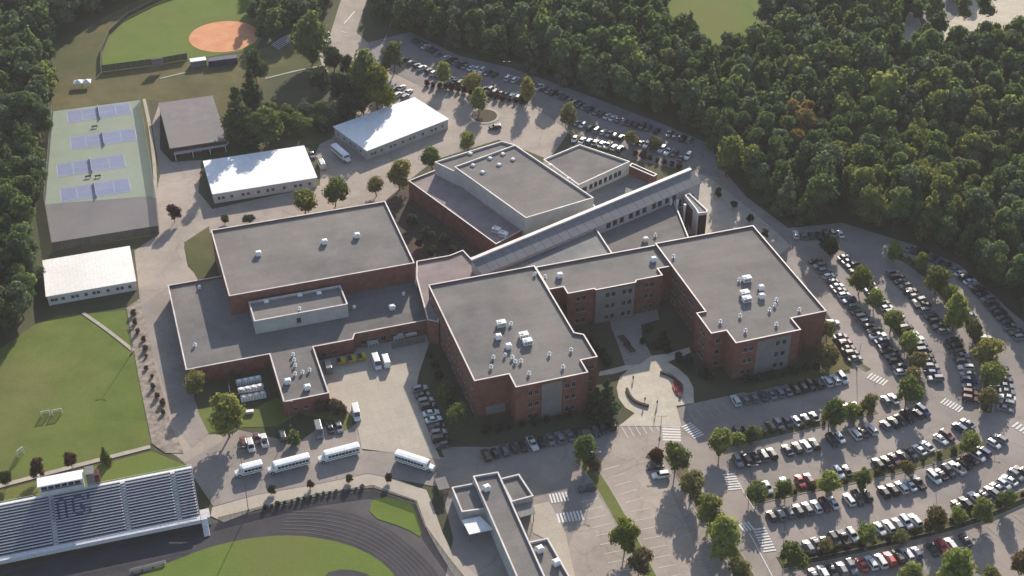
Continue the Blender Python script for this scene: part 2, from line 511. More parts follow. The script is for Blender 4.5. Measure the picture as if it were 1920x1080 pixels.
ground_sheet('building_site', [(1680, 100), (1700, 30), (1740, -40), (1800, -80), (2000, -80), (2000, 30), (1880, 80), (1760, 90)], 0.05, 'concrete_pale')

ground_sheet('site_pavement', [(1722, 30), (1745, -30), (1800, -50), (1815, 10), (1770, 50), (1730, 52)], 0.09, 'pad_grey')
# paved areas
ROADZ = 0.05
ground_sheet('west_drive', [(279, 250), (300, 190), (300, 280), (322, 304), (378, 300), (372, 360), (398, 392), (600, 348), (600, 300), (590, 292), (600, 270), (622, 260), (640, 235),
                            (720, 170), (700, 140), (650, 115), (600, 95), (620, 62), (636, 10), (660, -60), (712, -60), (684, 10), (668, 60), (700, 90), (735, 128), (800, 158), (900, 178), (1000, 196), (1075, 235), (1030, 300),
                            (935, 262), (815, 300), (765, 340), (722, 377), (397, 436), (345, 462), (352, 500), (380, 528), (314, 536), (347, 694), (372, 770), (392, 815), (440, 812), (560, 830), (600, 800), (660, 800),
                            (672, 790), (680, 845), (740, 848), (830, 858), (900, 850), (900, 905), (812, 912), (690, 888), (600, 907), (480, 928), (400, 950), (360, 880), (330, 855), (284, 832), (262, 560), (252, 470), (298, 440), (285, 375), (300, 330)],
             ROADZ, 'road_tan')
ground_sheet('service_drive', [(268, 600), (268, 570), (318, 536), (347, 694), (372, 775), (392, 815), (360, 840), (330, 800), (300, 700)], ROADZ + 0.03, 'asphalt')
ground_sheet('bus_lane', [(345, 868), (400, 838), (445, 806), (560, 832), (640, 812), (664, 800), (676, 846), (740, 848), (835, 862), (900, 850), (900, 912), (812, 912), (690, 888), (600, 907), (480, 928), (400, 950)], ROADZ + 0.06, 'asphalt')
ground_sheet('parking_lot', [(770, 735), (800, 722), (845, 838), (920, 838), (1150, 795), (1180, 740), (1300, 757), (1400, 730), (1595, 700), (1560, 600), (1480, 500), (1412, 415), (1330, 335), (1300, 322), (1340, 300), (1400, 370), (1478, 428), (1580, 418), (1720, 462),
                             (1800, 498), (1900, 588), (1990, 660), (2090, 760), (2090, 1160), (820, 1160), (850, 1010), (830, 930), (820, 890), (835, 860)], ROADZ + 0.03, 'asphalt')
ground_sheet('upper_lot', [(700, 118), (690, 80), (770, 60), (860, 105), (960, 128), (1100, 178), (1250, 236), (1335, 272), (1352, 335), (1300, 322), (1180, 300), (1060, 240), (1000, 200), (880, 172), (790, 162), (735, 135)], ROADZ + 0.06, 'asphalt_dark')
ground_sheet('entry_walk', [(1300, 322), (1332, 335), (1400, 388), (1450, 430), (1482, 462), (1460, 480), (1412, 424), (1330, 440), (1290, 440), (1285, 345)], ROADZ + 0.09, 'walk')
ground_sheet('loading_yard', [(590, 652), (668, 635), (803, 600), (806, 640), (786, 700), (779, 735), (800, 800), (826, 862), (740, 850), (678, 842), (668, 790), (650, 770), (640, 752), (616, 748)], ROADZ + 0.10, 'concrete')
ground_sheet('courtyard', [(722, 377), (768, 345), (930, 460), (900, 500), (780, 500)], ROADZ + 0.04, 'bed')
ground_sheet('stadium_walk', [(395, 968), (398, 952), (480, 929), (600, 908), (690, 889), (745, 900), (800, 920), (812, 950), (830, 1000), (850, 1040), (905, 1090), (860, 1095), (820, 1030), (795, 985), (778, 940), (700, 915), (640, 921), (560, 939), (480, 957), (420, 980)], ROADZ + 0.12, 'concrete')
ground_sheet('garden_strip', [(237, 578), (263, 560), (292, 690), (322, 800), (345, 850), (310, 850), (285, 832), (262, 720)], ROADZ + 0.12, 'mulch')
for pts, w in (([(155, 587), (200, 618), (250, 658)], 1.1), ([(-60, 928), (0, 912), (120, 880), (282, 838)], 1.5), ([(497, 148), (560, 132), (605, 124)], 1.0), ([(270, 186), (282, 240), (292, 330), (290, 372)], 1.2), ([(602, 100), (605, 124), (625, 150)], 1.2), ([(300, 148), (350, 136)], 0.9)):
    MB().sheet(ccw(strip(smooth_line(plan(pts)), w)), 0.19).obj('footpath', 'walk')
    tag(bpy.data.objects[[o.name for o in COL.objects if o.name.startswith('footpath')][-1]], kind='structure')

# the front plaza with the walk into the courtyard
PLAZA = [(1160, 800), (1190, 776), (1172, 765), (1160, 748), (1156, 728), (1162, 708), (1178, 694), (1150, 702), (1122, 706), (1124, 698), (1172, 686), (1160, 650), (1146, 615), (1150, 596), (1186, 592), (1200, 630), (1222, 668), (1252, 664), (1292, 652), (1296, 662), (1252, 680), (1272, 692), (1290, 708), (1300, 728), (1301, 757), (1268, 762), (1278, 800), (1228, 800)]
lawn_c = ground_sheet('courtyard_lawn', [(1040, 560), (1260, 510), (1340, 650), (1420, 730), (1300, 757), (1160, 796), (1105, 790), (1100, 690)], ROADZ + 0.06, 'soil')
ground_sheet('plaza', PLAZA, ROADZ + 0.16, 'concrete_pale')
ground_sheet('courtyard_walk', [(1172, 686), (1160, 650), (1146, 615), (1140, 590), (1200, 578), (1232, 580), (1236, 600), (1202, 610), (1204, 634), (1222, 668), (1200, 684)], ROADZ + 0.20, 'asphalt')  # darker paving colour stands in for the deep shade between the wings
ground_sheet('plaza_forecourt', [(1150, 800), (1278, 800), (1275, 860), (1200, 870), (1130, 900), (1100, 900), (1140, 830)], ROADZ + 0.11, 'road_tan')
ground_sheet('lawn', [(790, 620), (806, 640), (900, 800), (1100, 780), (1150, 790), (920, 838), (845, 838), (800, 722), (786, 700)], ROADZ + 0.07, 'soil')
ground_sheet('lawn', [(1380, 730), (1540, 690), (1555, 610), (1575, 640), (1600, 690), (1560, 704), (1400, 738)], ROADZ + 0.07, 'lawn_dry')
ground_sheet('drive_lane', [(1100, 880), (1200, 868), (1275, 860), (1250, 905), (1330, 1080), (1350, 1150), (1010, 1150), (1060, 1040), (1090, 960)], ROADZ + 0.08, 'road_tan')

ground_sheet('field_house_walk', [(990, 950), (1030, 941), (1060, 1000), (1080, 1090), (1050, 1100), (1020, 1010), (1000, 1000)], ROADZ + 0.11, 'concrete')
# tennis courts and the unmarked practice pad
pad = ground_sheet('practice_pad', [(84, 380), (292, 352), (299, 437), (100, 470)], 0.10, 'pad_grey')
tc = ground_sheet('tennis_court', [(100, 209), (262, 188), (292, 368), (84, 384)], 0.13, 'court_green')
AX = Vector((math.cos(R(18.3)), math.sin(R(18.3)))); AY = Vector((-AX.y, AX.x))
for cx, cy in ((186, 212), (194, 261), (171, 311), (179, 357)):
    c = P(cx, cy); c = Vector((c.x, c.y))
    def q(u, v): return tuple(c + AX * u + AY * v)
    MB().sheet([q(-11.9, -4.9), q(11.9, -4.9), q(11.9, 4.9), q(-11.9, 4.9)], 0.16).obj('court_surface', 'court_blue', tc)
    ln = MB()
    for (u0, v0, u1, v1) in ((-11.9, -4.95, 11.9, -4.75), (-11.9, 4.75, 11.9, 4.95), (-11.9, -4.9, -11.65, 4.9), (11.65, -4.9, 11.9, 4.9), (-6.4, -4.1, -6.2, 4.1), (6.2, -4.1, 6.4, 4.1), (-6.4, -0.08, 6.4, 0.08), (-11.9, -4.1, 11.9, -3.95), (-11.9, 3.95, 11.9, 4.1)):
        ln.sheet([q(u0, v0), q(u1, v0), q(u1, v1), q(u0, v1)], 0.18)
    ln.obj('court_lines', 'court_line', tc)

# running track: a bend of lanes round the grass
ground_sheet('track_apron', [(-80, 1085), (0, 1066), (410, 975), (520, 948), (640, 925), (700, 918), (782, 945), (800, 990), (830, 1035), (870, 1095), (870, 1180), (-80, 1180)], 0.05, 'asphalt_new')
tr = ground_sheet('running_track', [(-80, 1096), (330, 1000), (480, 962), (560, 952), (640, 955), (720, 985), (780, 1030), (830, 1085), (850, 1180), (-80, 1180)], 0.08, 'track', 1)
ground_sheet('stadium_field', [(250, 1085), (300, 1062), (380, 1030), (450, 1012), (520, 1004), (580, 1006), (650, 1020), (705, 1045), (748, 1085), (760, 1180), (200, 1180)], 0.13, 'lawn_green', 1)
ground_sheet('lawn', [(700, 930), (770, 940), (783, 970), (795, 1012), (760, 990), (690, 968)], 0.14, 'lawn_green', 1)
ground_sheet('jump_apron', [(605, 1076), (650, 1066), (700, 1080), (720, 1120), (600, 1120)], 0.16, 'track', 1)
for k in range(1, 8):
    t = k / 8.0
    inner = [(520, 1004), (580, 1006), (650, 1020), (705, 1045), (748, 1085), (760, 1150)]
    outer = [(545, 953), (640, 955), (722, 984), (780, 1030), (832, 1085), (850, 1150)]
    pts = smooth_line([tuple(Vector(a) * (1 - t) + Vector(b) * t) for a, b in zip(inner, outer)], 2)
    MB().sheet(ccw(strip(plan(pts), 0.12)), 0.17).obj('lane_line', 'lane_faded', tr)

# ---- planted islands in the lots: kerb and soil
ISLANDS = []
def island(px, w, soil='island_soil'):
    line = smooth_line(plan(px), 2)
    out = ccw(strip(line, w))
    k = MB().prism(out, 0.02, 0.20).obj('kerb_island', 'kerb'); tag(k, kind='structure')
    MB().sheet(ccw(strip([tuple(Vector(p)) for p in line], w - 0.5)), 0.225).obj('planting_soil', soil, k)
    return k
island([(1597, 497), (1625, 530), (1668, 592), (1700, 645), (1718, 690), (1712, 738)], 3.6)
island([(1678, 478), (1725, 505), (1770, 550), (1815, 610), (1845, 660), (1856, 715), (1848, 775)], 3.6)
island([(1345, 838), (1420, 820), (1545, 792), (1640, 768)], 3.4)
island([(1405, 938), (1500, 915), (1620, 893), (1760, 858), (1840, 828)], 4.2, 'lawn_dry')
island([(1462, 1056), (1560, 1038), (1700, 1005), (1820, 975), (1960, 915)], 4.5, 'lawn_dry')
island([(1255, 855), (1285, 895), (1325, 960), (1370, 1030), (1410, 1100)], 4.2)
island([(1085, 862), (1108, 880), (1140, 930), (1175, 995), (1225, 1095)], 3.6, 'lawn')
island([(1540, 598), (1570, 625), (1606, 680), (1628, 694)], 2.2)
island([(1215, 852), (1240, 862)], 4.0, 'bed')
island([(775, 124), (830, 148), (900, 168), (980, 192)], 2.6)
island([(1062, 222), (1110, 240), (1180, 262), (1262, 292)], 2.6)
island([(1065, 240), (1100, 262), (1170, 278)], 1.8)
rb = ccw([(p[0], p[1]) for p in plan([(908 + 30 * math.cos(t), 218 + 15 * math.sin(t)) for t in th])])
k = MB().prism(rb, 0.02, 0.22).obj('roundabout', 'walk'); tag(k, kind='structure')
MB().sheet(offset(rb, -1.2), 0.25).obj('planting_soil', 'bed', k)

# ---- crosswalks and stall lines (flat paint on the lots)
lot = bpy.data.objects['parking_lot']
def crosswalk(a, b, width, n, m='paint_line', z=0.17):
    A, B = P(*a), P(*b); A, B = Vector((A.x, A.y)), Vector((B.x, B.y))
    t = (B - A).normalized(); w = Vector((-t.y, t.x)); L = (B - A).length
    mb = MB()
    for i in range(n):
        c = A + t * (L * (i + 0.5) / n); h = L / n * 0.27
        mb.sheet([tuple(c - t * h - w * width / 2), tuple(c + t * h - w * width / 2), tuple(c + t * h + w * width / 2), tuple(c - t * h + w * width / 2)], z)
    return mb.obj('crosswalk', m, lot)
crosswalk((1628, 704), (1662, 720), 3.2, 6)
crosswalk((1766, 751), (1804, 770), 3.0, 7)
crosswalk((1900, 795), (1935, 815), 3.0, 5)
crosswalk((1030, 936), (1066, 931), 3.4, 6)
crosswalk((1044, 973), (1094, 966), 3.4, 8)
crosswalk((1258, 798), (1260, 828), 5.0, 6)
crosswalk((1285, 796), (1312, 820), 3.4, 7)
crosswalk((1366, 888), (1378, 920), 3.4, 7)
crosswalk((1422, 990), (1444, 1036), 3.4, 9)
crosswalk((1388, 992), (1410, 985), 3.0, 4)
def stalls(line_px, n, length, side, m='paint_faded', z=0.165):
    """n stall lines set square to a line"""
    pts = [Vector(p) for p in plan(line_px)]
    seg = [(b - a).length for a, b in zip(pts[:-1], pts[1:])]; tot = sum(seg)
    mb = MB()
    for i in range(n):
        d = tot * i / (n - 1); k = 0
        while k < len(seg) - 1 and d > seg[k]: d -= seg[k]; k += 1
        t = (pts[k + 1] - pts[k]).normalized(); w = Vector((-t.y, t.x)) * side
        c = pts[k] + t * d
        mb.sheet(ccw([tuple(c - t * .07), tuple(c + t * .07), tuple(c + t * .07 + w * length), tuple(c - t * .07 + w * length)]), z)
    return mb.obj('stall_lines', m, lot)
stalls([(1130, 882), (1180, 955), (1210, 1020), (1240, 1085)], 13, 5.0, 1, 'paint_line')
stalls([(1122, 935), (1150, 990), (1190, 1085)], 10, 5.0, -1, 'paint_line')
stalls([(1250, 905), (1310, 1000), (1350, 1085)], 12, 5.0, -1)
stalls([(1165, 800), (1235, 785)], 7, 5.0, -1, 'paint_line')
stalls([(1290, 772), (1370, 750)], 6, 4.8, -1)
stalls([(1815, 1000), (1930, 950)], 8, 5.0, -1)
stalls([(1830, 1035), (1930, 990)], 7, 5.0, 1)
for pts in ([(1385, 905), (1395, 925), (1420, 965)], [(1405, 1000), (1450, 1085)]):
    MB().sheet(ccw(strip(plan(pts), 0.25)), 0.165).obj('lane_line', 'paint_line', lot)
for pts in ([(645, 45), (665, 22)], [(640, 60), (650, 62)]):
    MB().sheet(ccw(strip(plan(pts), 0.5)), 0.17).obj('lane_line', 'paint_line', lot)
# ================================================================== THE SCHOOL: one connected building of several blocks
SO = P(960, 540); SO = Vector((SO.x, SO.y, 0))
WALLS = {}
def snap(poly, yaw):
    """square a measured outline to the building's own axes where its sides run along them"""
    ax = Vector((math.cos(yaw), math.sin(yaw))); ay = Vector((-ax.y, ax.x))
    q = [[Vector(p).dot(ax), Vector(p).dot(ay)] for p in poly]; n = len(q); o = [list(p) for p in q]
    for i in range(n):
        j = (i + 1) % n
        du, dv = q[j][0] - q[i][0], q[j][1] - q[i][1]
        if abs(dv) < 0.22 * abs(du):
            o[i][1] = o[j][1] = (q[i][1] + q[j][1]) / 2
        elif abs(du) < 0.22 * abs(dv):
            o[i][0] = o[j][0] = (q[i][0] + q[j][0]) / 2
    return [tuple(ax * p[0] + ay * p[1]) for p in o]

def block(parent, org, name, px, h, zb=0.0, wall='brick', roof='roof', par=0.55, yaw=18.3, cope='coping', cw=0.40, label=None, do_snap=True, pts=None):
    poly = pts if pts else [tuple(P(x, y, h)[:2]) for x, y in px]
    if do_snap: poly = snap(poly, R(yaw))
    poly = ccw([(p[0] - org.x, p[1] - org.y) for p in poly])
    inn = offset(poly, -0.32)
    n = len(poly)
    w = MB()
    w.ring(poly, inn, zb, h)
    w.m = [0] * len(w.f)
    # inner parapet side only down to the roof
    for i in range(3 * n, 4 * n):
        v = w.v[i]; w.v[i] = (v[0], v[1], h - par - 0.05)
    part = w.obj(name, wall, parent)
    if label: part['label'] = label
    MB().sheet(inn, h - par).obj('roof', roof, part)
    if cope:
        MB().ring(offset(poly, 0.07), offset(poly, -0.07 - cw + 0.14), h + 0.003, h + 0.12).obj('coping', cope, part)
    WALLS[part.name] = (part, poly, h, zb)
    return part

WIN_CACHE = {}
def window_mesh(w, h, frame='frame_tan', sill=True):
    key = (round(w, 2), round(h, 2), frame, sill)
    if key not in WIN_CACHE:
        m = MB()
        t = 0.09
        m.box(-w / 2, -0.02, 0, -w / 2 + t, 0.07, h, 0); m.box(w / 2 - t, -0.02, 0, w / 2, 0.07, h, 0)
        m.box(-w / 2 + t, -0.02, h - t, w / 2 - t, 0.07, h, 0); m.box(-w / 2 + t, -0.02, 0, w / 2 - t, 0.07, t, 0)
        m.box(-w / 2 + t, -0.02, t, w / 2 - t, 0.03, h - t, 1)
        m.box(-0.03, 0.03, t, 0.03, 0.06, h - t, 0)
        if sill: m.box(-w / 2 - 0.12, -0.02, -0.14, w / 2 + 0.12, 0.16, -0.003, 0)
        WIN_CACHE[key] = m.mesh('window', [frame, 'glass'])
    return WIN_CACHE[key]

def wall_edge(part, a_px, b_px, z):
    """the side of a block nearest to the line between two sight points"""
    prt, poly, h, zb = WALLS[part.name]
    a, b = P(*a_px, z), P(*b_px, z)
    mid = Vector(((a.x + b.x) / 2, (a.y + b.y) / 2)); d = Vector((b.x - a.x, b.y - a.y)).normalized()
    org = part.parent.location
    best = None
    for i in range(len(poly)):
        p, q = Vector(poly[i]), Vector(poly[(i + 1) % len(poly)])
        if (q - p).length < 0.5: continue
        t = (q - p).normalized()
        c = (p + q) / 2 + Vector((org.x, org.y))
        s = (c - mid).length + 60 * (1 - abs(t.dot(d)))
        if best is None or s < best[0]: best = (s, p, q)
    return best[1], best[2]

def windows_on(part, a_px, b_px, z_ref, ts, zs, w=1.3, h=1.7, frame='frame_tan', frac=False, off=0.01):
    p, q = wall_edge(part, a_px, b_px, z_ref)
    t = (q - p).normalized(); nrm = Vector((t.y, -t.x)); L = (q - p).length
    rz = math.atan2(nrm.y, nrm.x) - math.pi / 2
    me = window_mesh(w, h, frame)
    for d in ts:
        d = d * L if frac else d
        if d < w / 2 or d > L - w / 2: continue
        c = p + t * d + nrm * off
        for z in zs:
            new_obj('window', me, part, (c.x, c.y, z), rz)

def panel_on(part, a_px, b_px, z_ref, d0, d1, z0, z1, m='panel_grey', name='wall_panel', out=0.06):
    p, q = wall_edge(part, a_px, b_px, z_ref)
    t = (q - p).normalized(); nrm = Vector((t.y, -t.x))
    a, b = p + t * d0, p + t * d1
    MB().prism(ccw([tuple(a - nrm * .05), tuple(b - nrm * .05), tuple(b + nrm * out), tuple(a + nrm * out)]), z0, z1, 0, 0, True).obj(name, m, part)

school = thing('school_building', 'large red brick school of joined flat-roofed blocks in the middle', 'building', SO)
H_W, H_M, H_G, H_L, H_P, H_K = 13.4, 12.9, 11.8, 5.4, 9.6, 8.6
lw = block(school, SO, 'classroom_wing', [(801, 532.5), (1005, 500), (1075, 624), (1095, 627), (1120, 669), (1088, 676), (1104, 697.5), (968.5, 727), (953.5, 702), (890.5, 714.5)], H_W, label='brick classroom wing left of the courtyard')
rw = block(school, SO, 'classroom_wing', [(1231, 456), (1412, 423), (1550.5, 584), (1482.5, 596.5), (1503, 618.5), (1379.5, 643.5), (1362, 620), (1334, 625.5), (1304.5, 586.5), (1320, 585)], H_W, label='brick classroom wing right of the courtyard')
mw = block(school, SO, 'link_wing', [(1003, 502), (1233, 458), (1259, 498), (1235, 505), (1242, 516), (1194, 526), (1192, 530), (1117, 544), (1114, 541.5), (1065, 551), (1056, 538), (1030, 543)], H_M, label='brick wing joining the two classroom wings')
gym = block(school, SO, 'gymnasium', [(397, 432), (722, 377), (777.5, 494), (428, 555)], H_G, zb=0, label='tall brick gymnasium with plain grey roof')
low = block(school, SO, 'service_block', [(316, 535), (430, 515), (452, 575), (782, 517), (803, 598), (666, 628), (662, 637), (588, 650), (617, 739), (530, 752.5), (507, 665), (347, 693)], H_L, label='low service block in front of the gymnasium')
pent = block(school, SO, 'stage_house', [(468, 566), (640, 535), (650, 571), (475, 603)], H_P, zb=H_L - 0.7, wall='stucco', label='pale box rising from the low roof')
# link with pinkish roof, slab between the gymnasium and the left wing
link = block(school, SO, 'link_block', [(781, 490), (843, 479), (868, 469), (897, 500), (930, 530), (830, 548), (822, 604), (802, 600), (781, 522)], H_K, roof='roof_pink', do_snap=False, label='low link block with pinkish roof')
# library / auditorium group above the corridor
aud_low = block(school, SO, 'auditorium_aisle', [(766, 339), (826, 315), (1000, 420), (930, 458)], 7.0, roof='roof_pink', yaw=-50, do_snap=False, label='brick lower block with pinkish roof beside auditorium')
aud = block(school, SO, 'auditorium', [(852, 313), (966, 272), (1113, 371), (986, 409)], 12.5, wall='stucco', do_snap=False, label='tall pale auditorium block')
aud_b = block(school, SO, 'auditorium_stage', [(815, 304), (941, 265), (966, 272), (1000, 300), (900, 345)], 11.4, wall='stucco', do_snap=False, label='pale block behind the auditorium')
lib = block(school, SO, 'library_block', [(1019, 299), (1087, 271), (1181, 303), (1085, 347)], 9.2, wall='stucco_pale', do_snap=False, label='pale block with a row of square windows')
lib_low = block(school, SO, 'library_annex', [(1090, 356), (1196, 312), (1226, 333), (1215, 350), (1118, 392)], 4.6, wall='stucco', roof='roof_grey', do_snap=False, label='sunken roof between library and corridor')
scr = block(school, SO, 'screen_wall', [(1185, 306), (1232, 327), (1226, 331), (1180, 311)], 7.5, wall='brick', do_snap=False, par=0.3, label='brick screen wall behind the corridor')
# long corridor: wall prism with a monopitch metal roof and a pale ridge band
rA, rB = P(884, 484, 13.2), P(1292, 316, 13.2)
eA, eB = P(926, 503, 10.6), P(1311, 344, 10.6)
def rel(p, z=None): return (p.x - SO.x, p.y - SO.y, p.z if z is None else z)
d = Vector((rB.x - rA.x, rB.y - rA.y, 0)).normalized(); nn = Vector((d.y, -d.x, 0))
wid = ((eA - rA).dot(nn) + (eB - rB).dot(nn)) / 2
LA = rA - SO; LB = rB - SO
eA2, eB2 = LA + nn * wid, LB + nn * wid
corr = MB()
base = 0.0
pts = [LA, LB, eB2, eA2]
tops = [12.9, 12.9, 10.5, 10.5]
corr.add([(p.x, p.y, base) for p in pts] + [(p.x, p.y, z) for p, z in zip(pts, tops)], [(0, 1, 5, 4), (1, 2, 6, 5), (2, 3, 7, 6), (3, 0, 4, 7)])
corridor = corr.obj('corridor_wing', 'stucco', school); corridor['label'] = 'long diagonal corridor under a sloping grey metal roof'
WALLS[corridor.name] = (corridor, ccw([(p.x, p.y) for p in pts]), 10.5, 0)
rf = MB()
ov = 0.5
a0, b0 = LA - d * ov + nn * 0.7, LB + d * ov + nn * 0.7
a1, b1 = eA2 - d * ov + nn * ov, eB2 + d * ov + nn * ov
sl = (12.9 - 10.5) / wid
zz = lambda off: 12.95 - sl * off
nseg = 26
for k in range(nseg):           # standing-seam pans
    f0, f1 = k / nseg, (k + 1) / nseg
    p0, p1 = a0.lerp(b0, f0), a0.lerp(b0, f1); q0, q1 = a1.lerp(b1, f0), a1.lerp(b1, f1)
    g = d * 0.05
    m_ = MB()
    z0, z1 = zz(0.7), zz(wid + ov)
    v = [(*(p0 + g).xy, z0), (*(p1 - g).xy, z0), (*(q1 - g).xy, z1), (*(q0 + g).xy, z1)]
    m_.add(v + [(x, y, z + 0.12) for x, y, z in v], [(7, 6, 5, 4), (0, 1, 5, 4), (1, 2, 6, 5), (2, 3, 7, 6), (3, 0, 4, 7)])
    m_.obj('roof_panel', 'roof_metal', corridor)
mbr = MB()
mbr.prism(ccw([tuple((LA - d * ov - nn * 0.4).xy), tuple((LB + d * ov - nn * 0.4).xy), tuple((LB + d * ov + nn * 0.9).xy), tuple((LA - d * ov + nn * 0.9).xy)]), 12.7, 13.2, 0, 0, True)
mbr.obj('ridge_cap', 'coping', corridor)
# lower roofs right of the corridor
roofA = block(school, SO, 'commons_block', [(908, 508), (1112, 420), (1150, 478), (1010, 508), (970, 516)], 9.6, wall='stucco', roof='roof_grey', do_snap=False, label='grey flat roof triangle below the corridor')
roofB = block(school, SO, 'dining_block', [(1112, 427), (1262, 372), (1298, 462), (1154, 492)], 7.4, wall='stucco', roof='roof', do_snap=False, label='flat roof between corridor and right wing')
tower = block(school, SO, 'entrance_wall', [(1284, 366), (1292, 362), (1326, 394), (1326, 398), (1309, 400), (1305, 392)], 9.5, wall='stucco_pale', roof='roof_grey', do_snap=False, par=0.3, label='pale entrance screen wall with columns')
for px in ((1302, 392), (1284, 388), (1270, 380), (1258, 378)):
    c = P(px[0], px[1], 8.0)
    MB().tube((c.x - SO.x, c.y - SO.y, 0), (c.x - SO.x, c.y - SO.y, 9.0), 0.45, 0.45, 12).obj('column', 'white_metal', tower)

panel_on(tower, (1309, 400), (1326, 398), 9.5, .25, 3.0, .2, 8.6, 'glass', 'opening_shade_panel', .05)  # flat dark panel stands in for the unlit depth of an opening
panel_on(tower, (1284, 366), (1305, 392), 9.5, .4, 7.0, .2, 7.6, 'brick_dark', 'recess_shade_panel', .05)  # dark slab on the wall imitates the shade of a recess
# windows --------------------------------------------------------
FL = (1.3, 5.4, 9.5)
for prt, a, b in ((lw, (801, 532), (890, 714)), (rw, (1231, 456), (1320, 585)), (rw, (1304, 586), (1334, 625)), (lw, (1005, 500), (1075, 624)), (rw, (1412, 423), (1550, 584))):
    p, q = wall_edge(prt, a, b, H_W); L = (q - p).length
    n = max(1, int(L / 5.6)); ts = []
    for k in range(n):
        c = L * (k + 0.5) / n; ts += [c - 1.0, c + 1.0] if L > 8 else [c]
    windows_on(prt, a, b, H_W, ts, FL)
# fronts
for prt, a, b in ((lw, (968, 727), (1104, 697)), (rw, (1379, 643), (1503, 618))):
    p, q = wall_edge(prt, a, b, H_W); L = (q - p).length
    lft = prt is lw
    panel_on(prt, a, b, H_W, 0.36 * L if lft else 0.34 * L, 0.64 * L if lft else 0.86 * L, 0.4, 12.4)
    if lft:
        windows_on(prt, a, b, H_W, [0.20, 0.29, 0.71, 0.80], FL, frac=True)
    else:
        windows_on(prt, a, b, H_W, [0.16, 0.25], FL, frac=True)
        p2, q2 = wall_edge(prt, a, b, H_W)
        windows_on(prt, a, b, H_W, [0.66, 0.76], FL, frac=True, off=0.07)
windows_on(rw, (1334, 625), (1362, 620), H_W, [0.5], FL, frac=True, w=1.6)
windows_on(lw, (1088, 676), (1120, 669), H_W, [0.35, 0.65], FL, frac=True)
panel_on(lw, (890, 714), (953, 702), H_W, 3.2, 8.8, 0.4, 3.4, 'panel_grey', 'service_door', 0.12)
for a, b in (((1065, 551), (1114, 541)), ((1117, 544), (1192, 530)), ((1194, 526), (1242, 516))):
    p, q = wall_edge(mw, a, b, H_M); L = (q - p).length
    windows_on(mw, a, b, H_M, [L * .3, L * .3 + 1.9, L * .72, L * .72 + 1.9] if L > 9 else [L * .4, L * .4 + 1.8], FL, off=0.07 if L > 9 else 0.01)
p, q = wall_edge(mw, (1117, 544), (1192, 530), H_M); L = (q - p).length
panel_on(mw, (1117, 544), (1192, 530), H_M, 0.15, L - 0.15, 0.4, 12.3, 'panel_grey')
windows_on(low, (588, 650), (662, 637), H_L, [3, 6], (1.2,), 1.5, 1.4)
windows_on(low, (666, 628), (803, 598), H_L, [2.5, 5.5, 8.5, 11.5, 15.5, 18.5], (0.9,), 1.7, 1.8)
windows_on(low, (316, 535), (347, 693), H_L, [8, 18, 28, 38], (1.0,), 1.4, 1.6)
windows_on(low, (530, 752), (617, 739), H_L, [3, 6, 9], (1.6,), 1.2, 1.2)
panel_on(low, (666, 628), (803, 598), H_L, 13.0, 14.4, 0.05, 2.4, 'unit_grey', 'door')
p, q = wall_edge(lib, (1085, 347), (1181, 303), 9.2); L = (q - p).length
windows_on(lib, (1085, 347), (1181, 303), 9.2, [L * f for f in (.08, .13, .24, .33, .42, .52, .62, .72, .80)], (5.6,), 1.4, 1.7, 'steel')
p, q = wall_edge(corridor, (926, 503), (1311, 344), 10.5); L = (q - p).length
windows_on(corridor, (926, 503), (1311, 344), 10.5, [L * f for f in (.555, .585, .617, .66, .693, .725, .772, .80, .835, .87)], (8.0,), 1.7, 1.8, 'steel')
windows_on(corridor, (926, 503), (1311, 344), 10.5, [L * f for f in (.90, .93, .96)], (1.0, 4.6), 1.8, 2.4, 'steel')
windows_on(pent, (475, 603), (650, 571), H_P, [13.0], (6.2,), 1.4, 1.8)

# ================================================================== OTHER BUILDINGS
def annex(name, label, px, h, wall, roofm, win_rows=(), drop=0.0, thick=0.25, over=0.35, yaw=18.3, dosnap=True):
    c = P(sum(p[0] for p in px) / len(px), sum(p[1] for p in px) / len(px), h); org = Vector((c.x, c.y, 0))
    t = thing(name, label, 'building', org)
    poly = [tuple(P(x, y, h)[:2]) for x, y in px]
    if dosnap: poly = snap(poly, R(yaw))
    poly = ccw([(p[0] - org.x, p[1] - org.y) for p in poly])
    body = offset(poly, -over)
    w = MB().prism(body, 0, h - thick - 0.004).obj('wall', wall, t)
    MB().prism(poly, h - thick, h, 0, 0, True).obj('roof', roofm, t)
    WALLS[w.name] = (w, body, h, 0)
    for a, b, ts, z, ww, hh in win_rows:
        windows_on2(w, t, a, b, h, ts, z, ww, hh)
    return t
def windows_on2(w, t, a_px, b_px, z_ref, ts, z, ww, hh):
    p, q = wall_edge(w, a_px, b_px, z_ref)
    d = (q - p).normalized(); nrm = Vector((d.y, -d.x)); L = (q - p).length
    me = window_mesh(ww, hh, 'unit_grey', False)
    for f in ts:
        c = p + d * (L * f) + nrm * 0.01
        new_obj('window', me, w, (c.x, c.y, z), math.atan2(nrm.y, nrm.x) - math.pi / 2)
WFR = [.05, .09, .17, .28, .33, .43, .52, .57, .68, .79, .84, .93]
pA = annex('modular_building', 'white-roofed modular building between the gymnasium and the shingled building', [(377, 305), (567, 270), (597, 332), (402, 364)], 4.1, 'stucco_pale', 'roof_white', [((402, 364), (597, 332), WFR, 1.3, 1.1, 1.2), ((377, 305), (402, 364), [.25, .7], 1.3, 1.1, 1.2)])
pB = annex('modular_building', 'white-roofed modular building beside the roundabout', [(624, 237), (777, 182), (842, 223), (688, 283)], 4.1, 'stucco', 'roof_white', [((688, 283), (842, 223), WFR, 1.3, 1.1, 1.2), ((624, 237), (688, 283), [.12, .3, .5, .62, .8], 1.3, 1.1, 1.2)], dosnap=False)
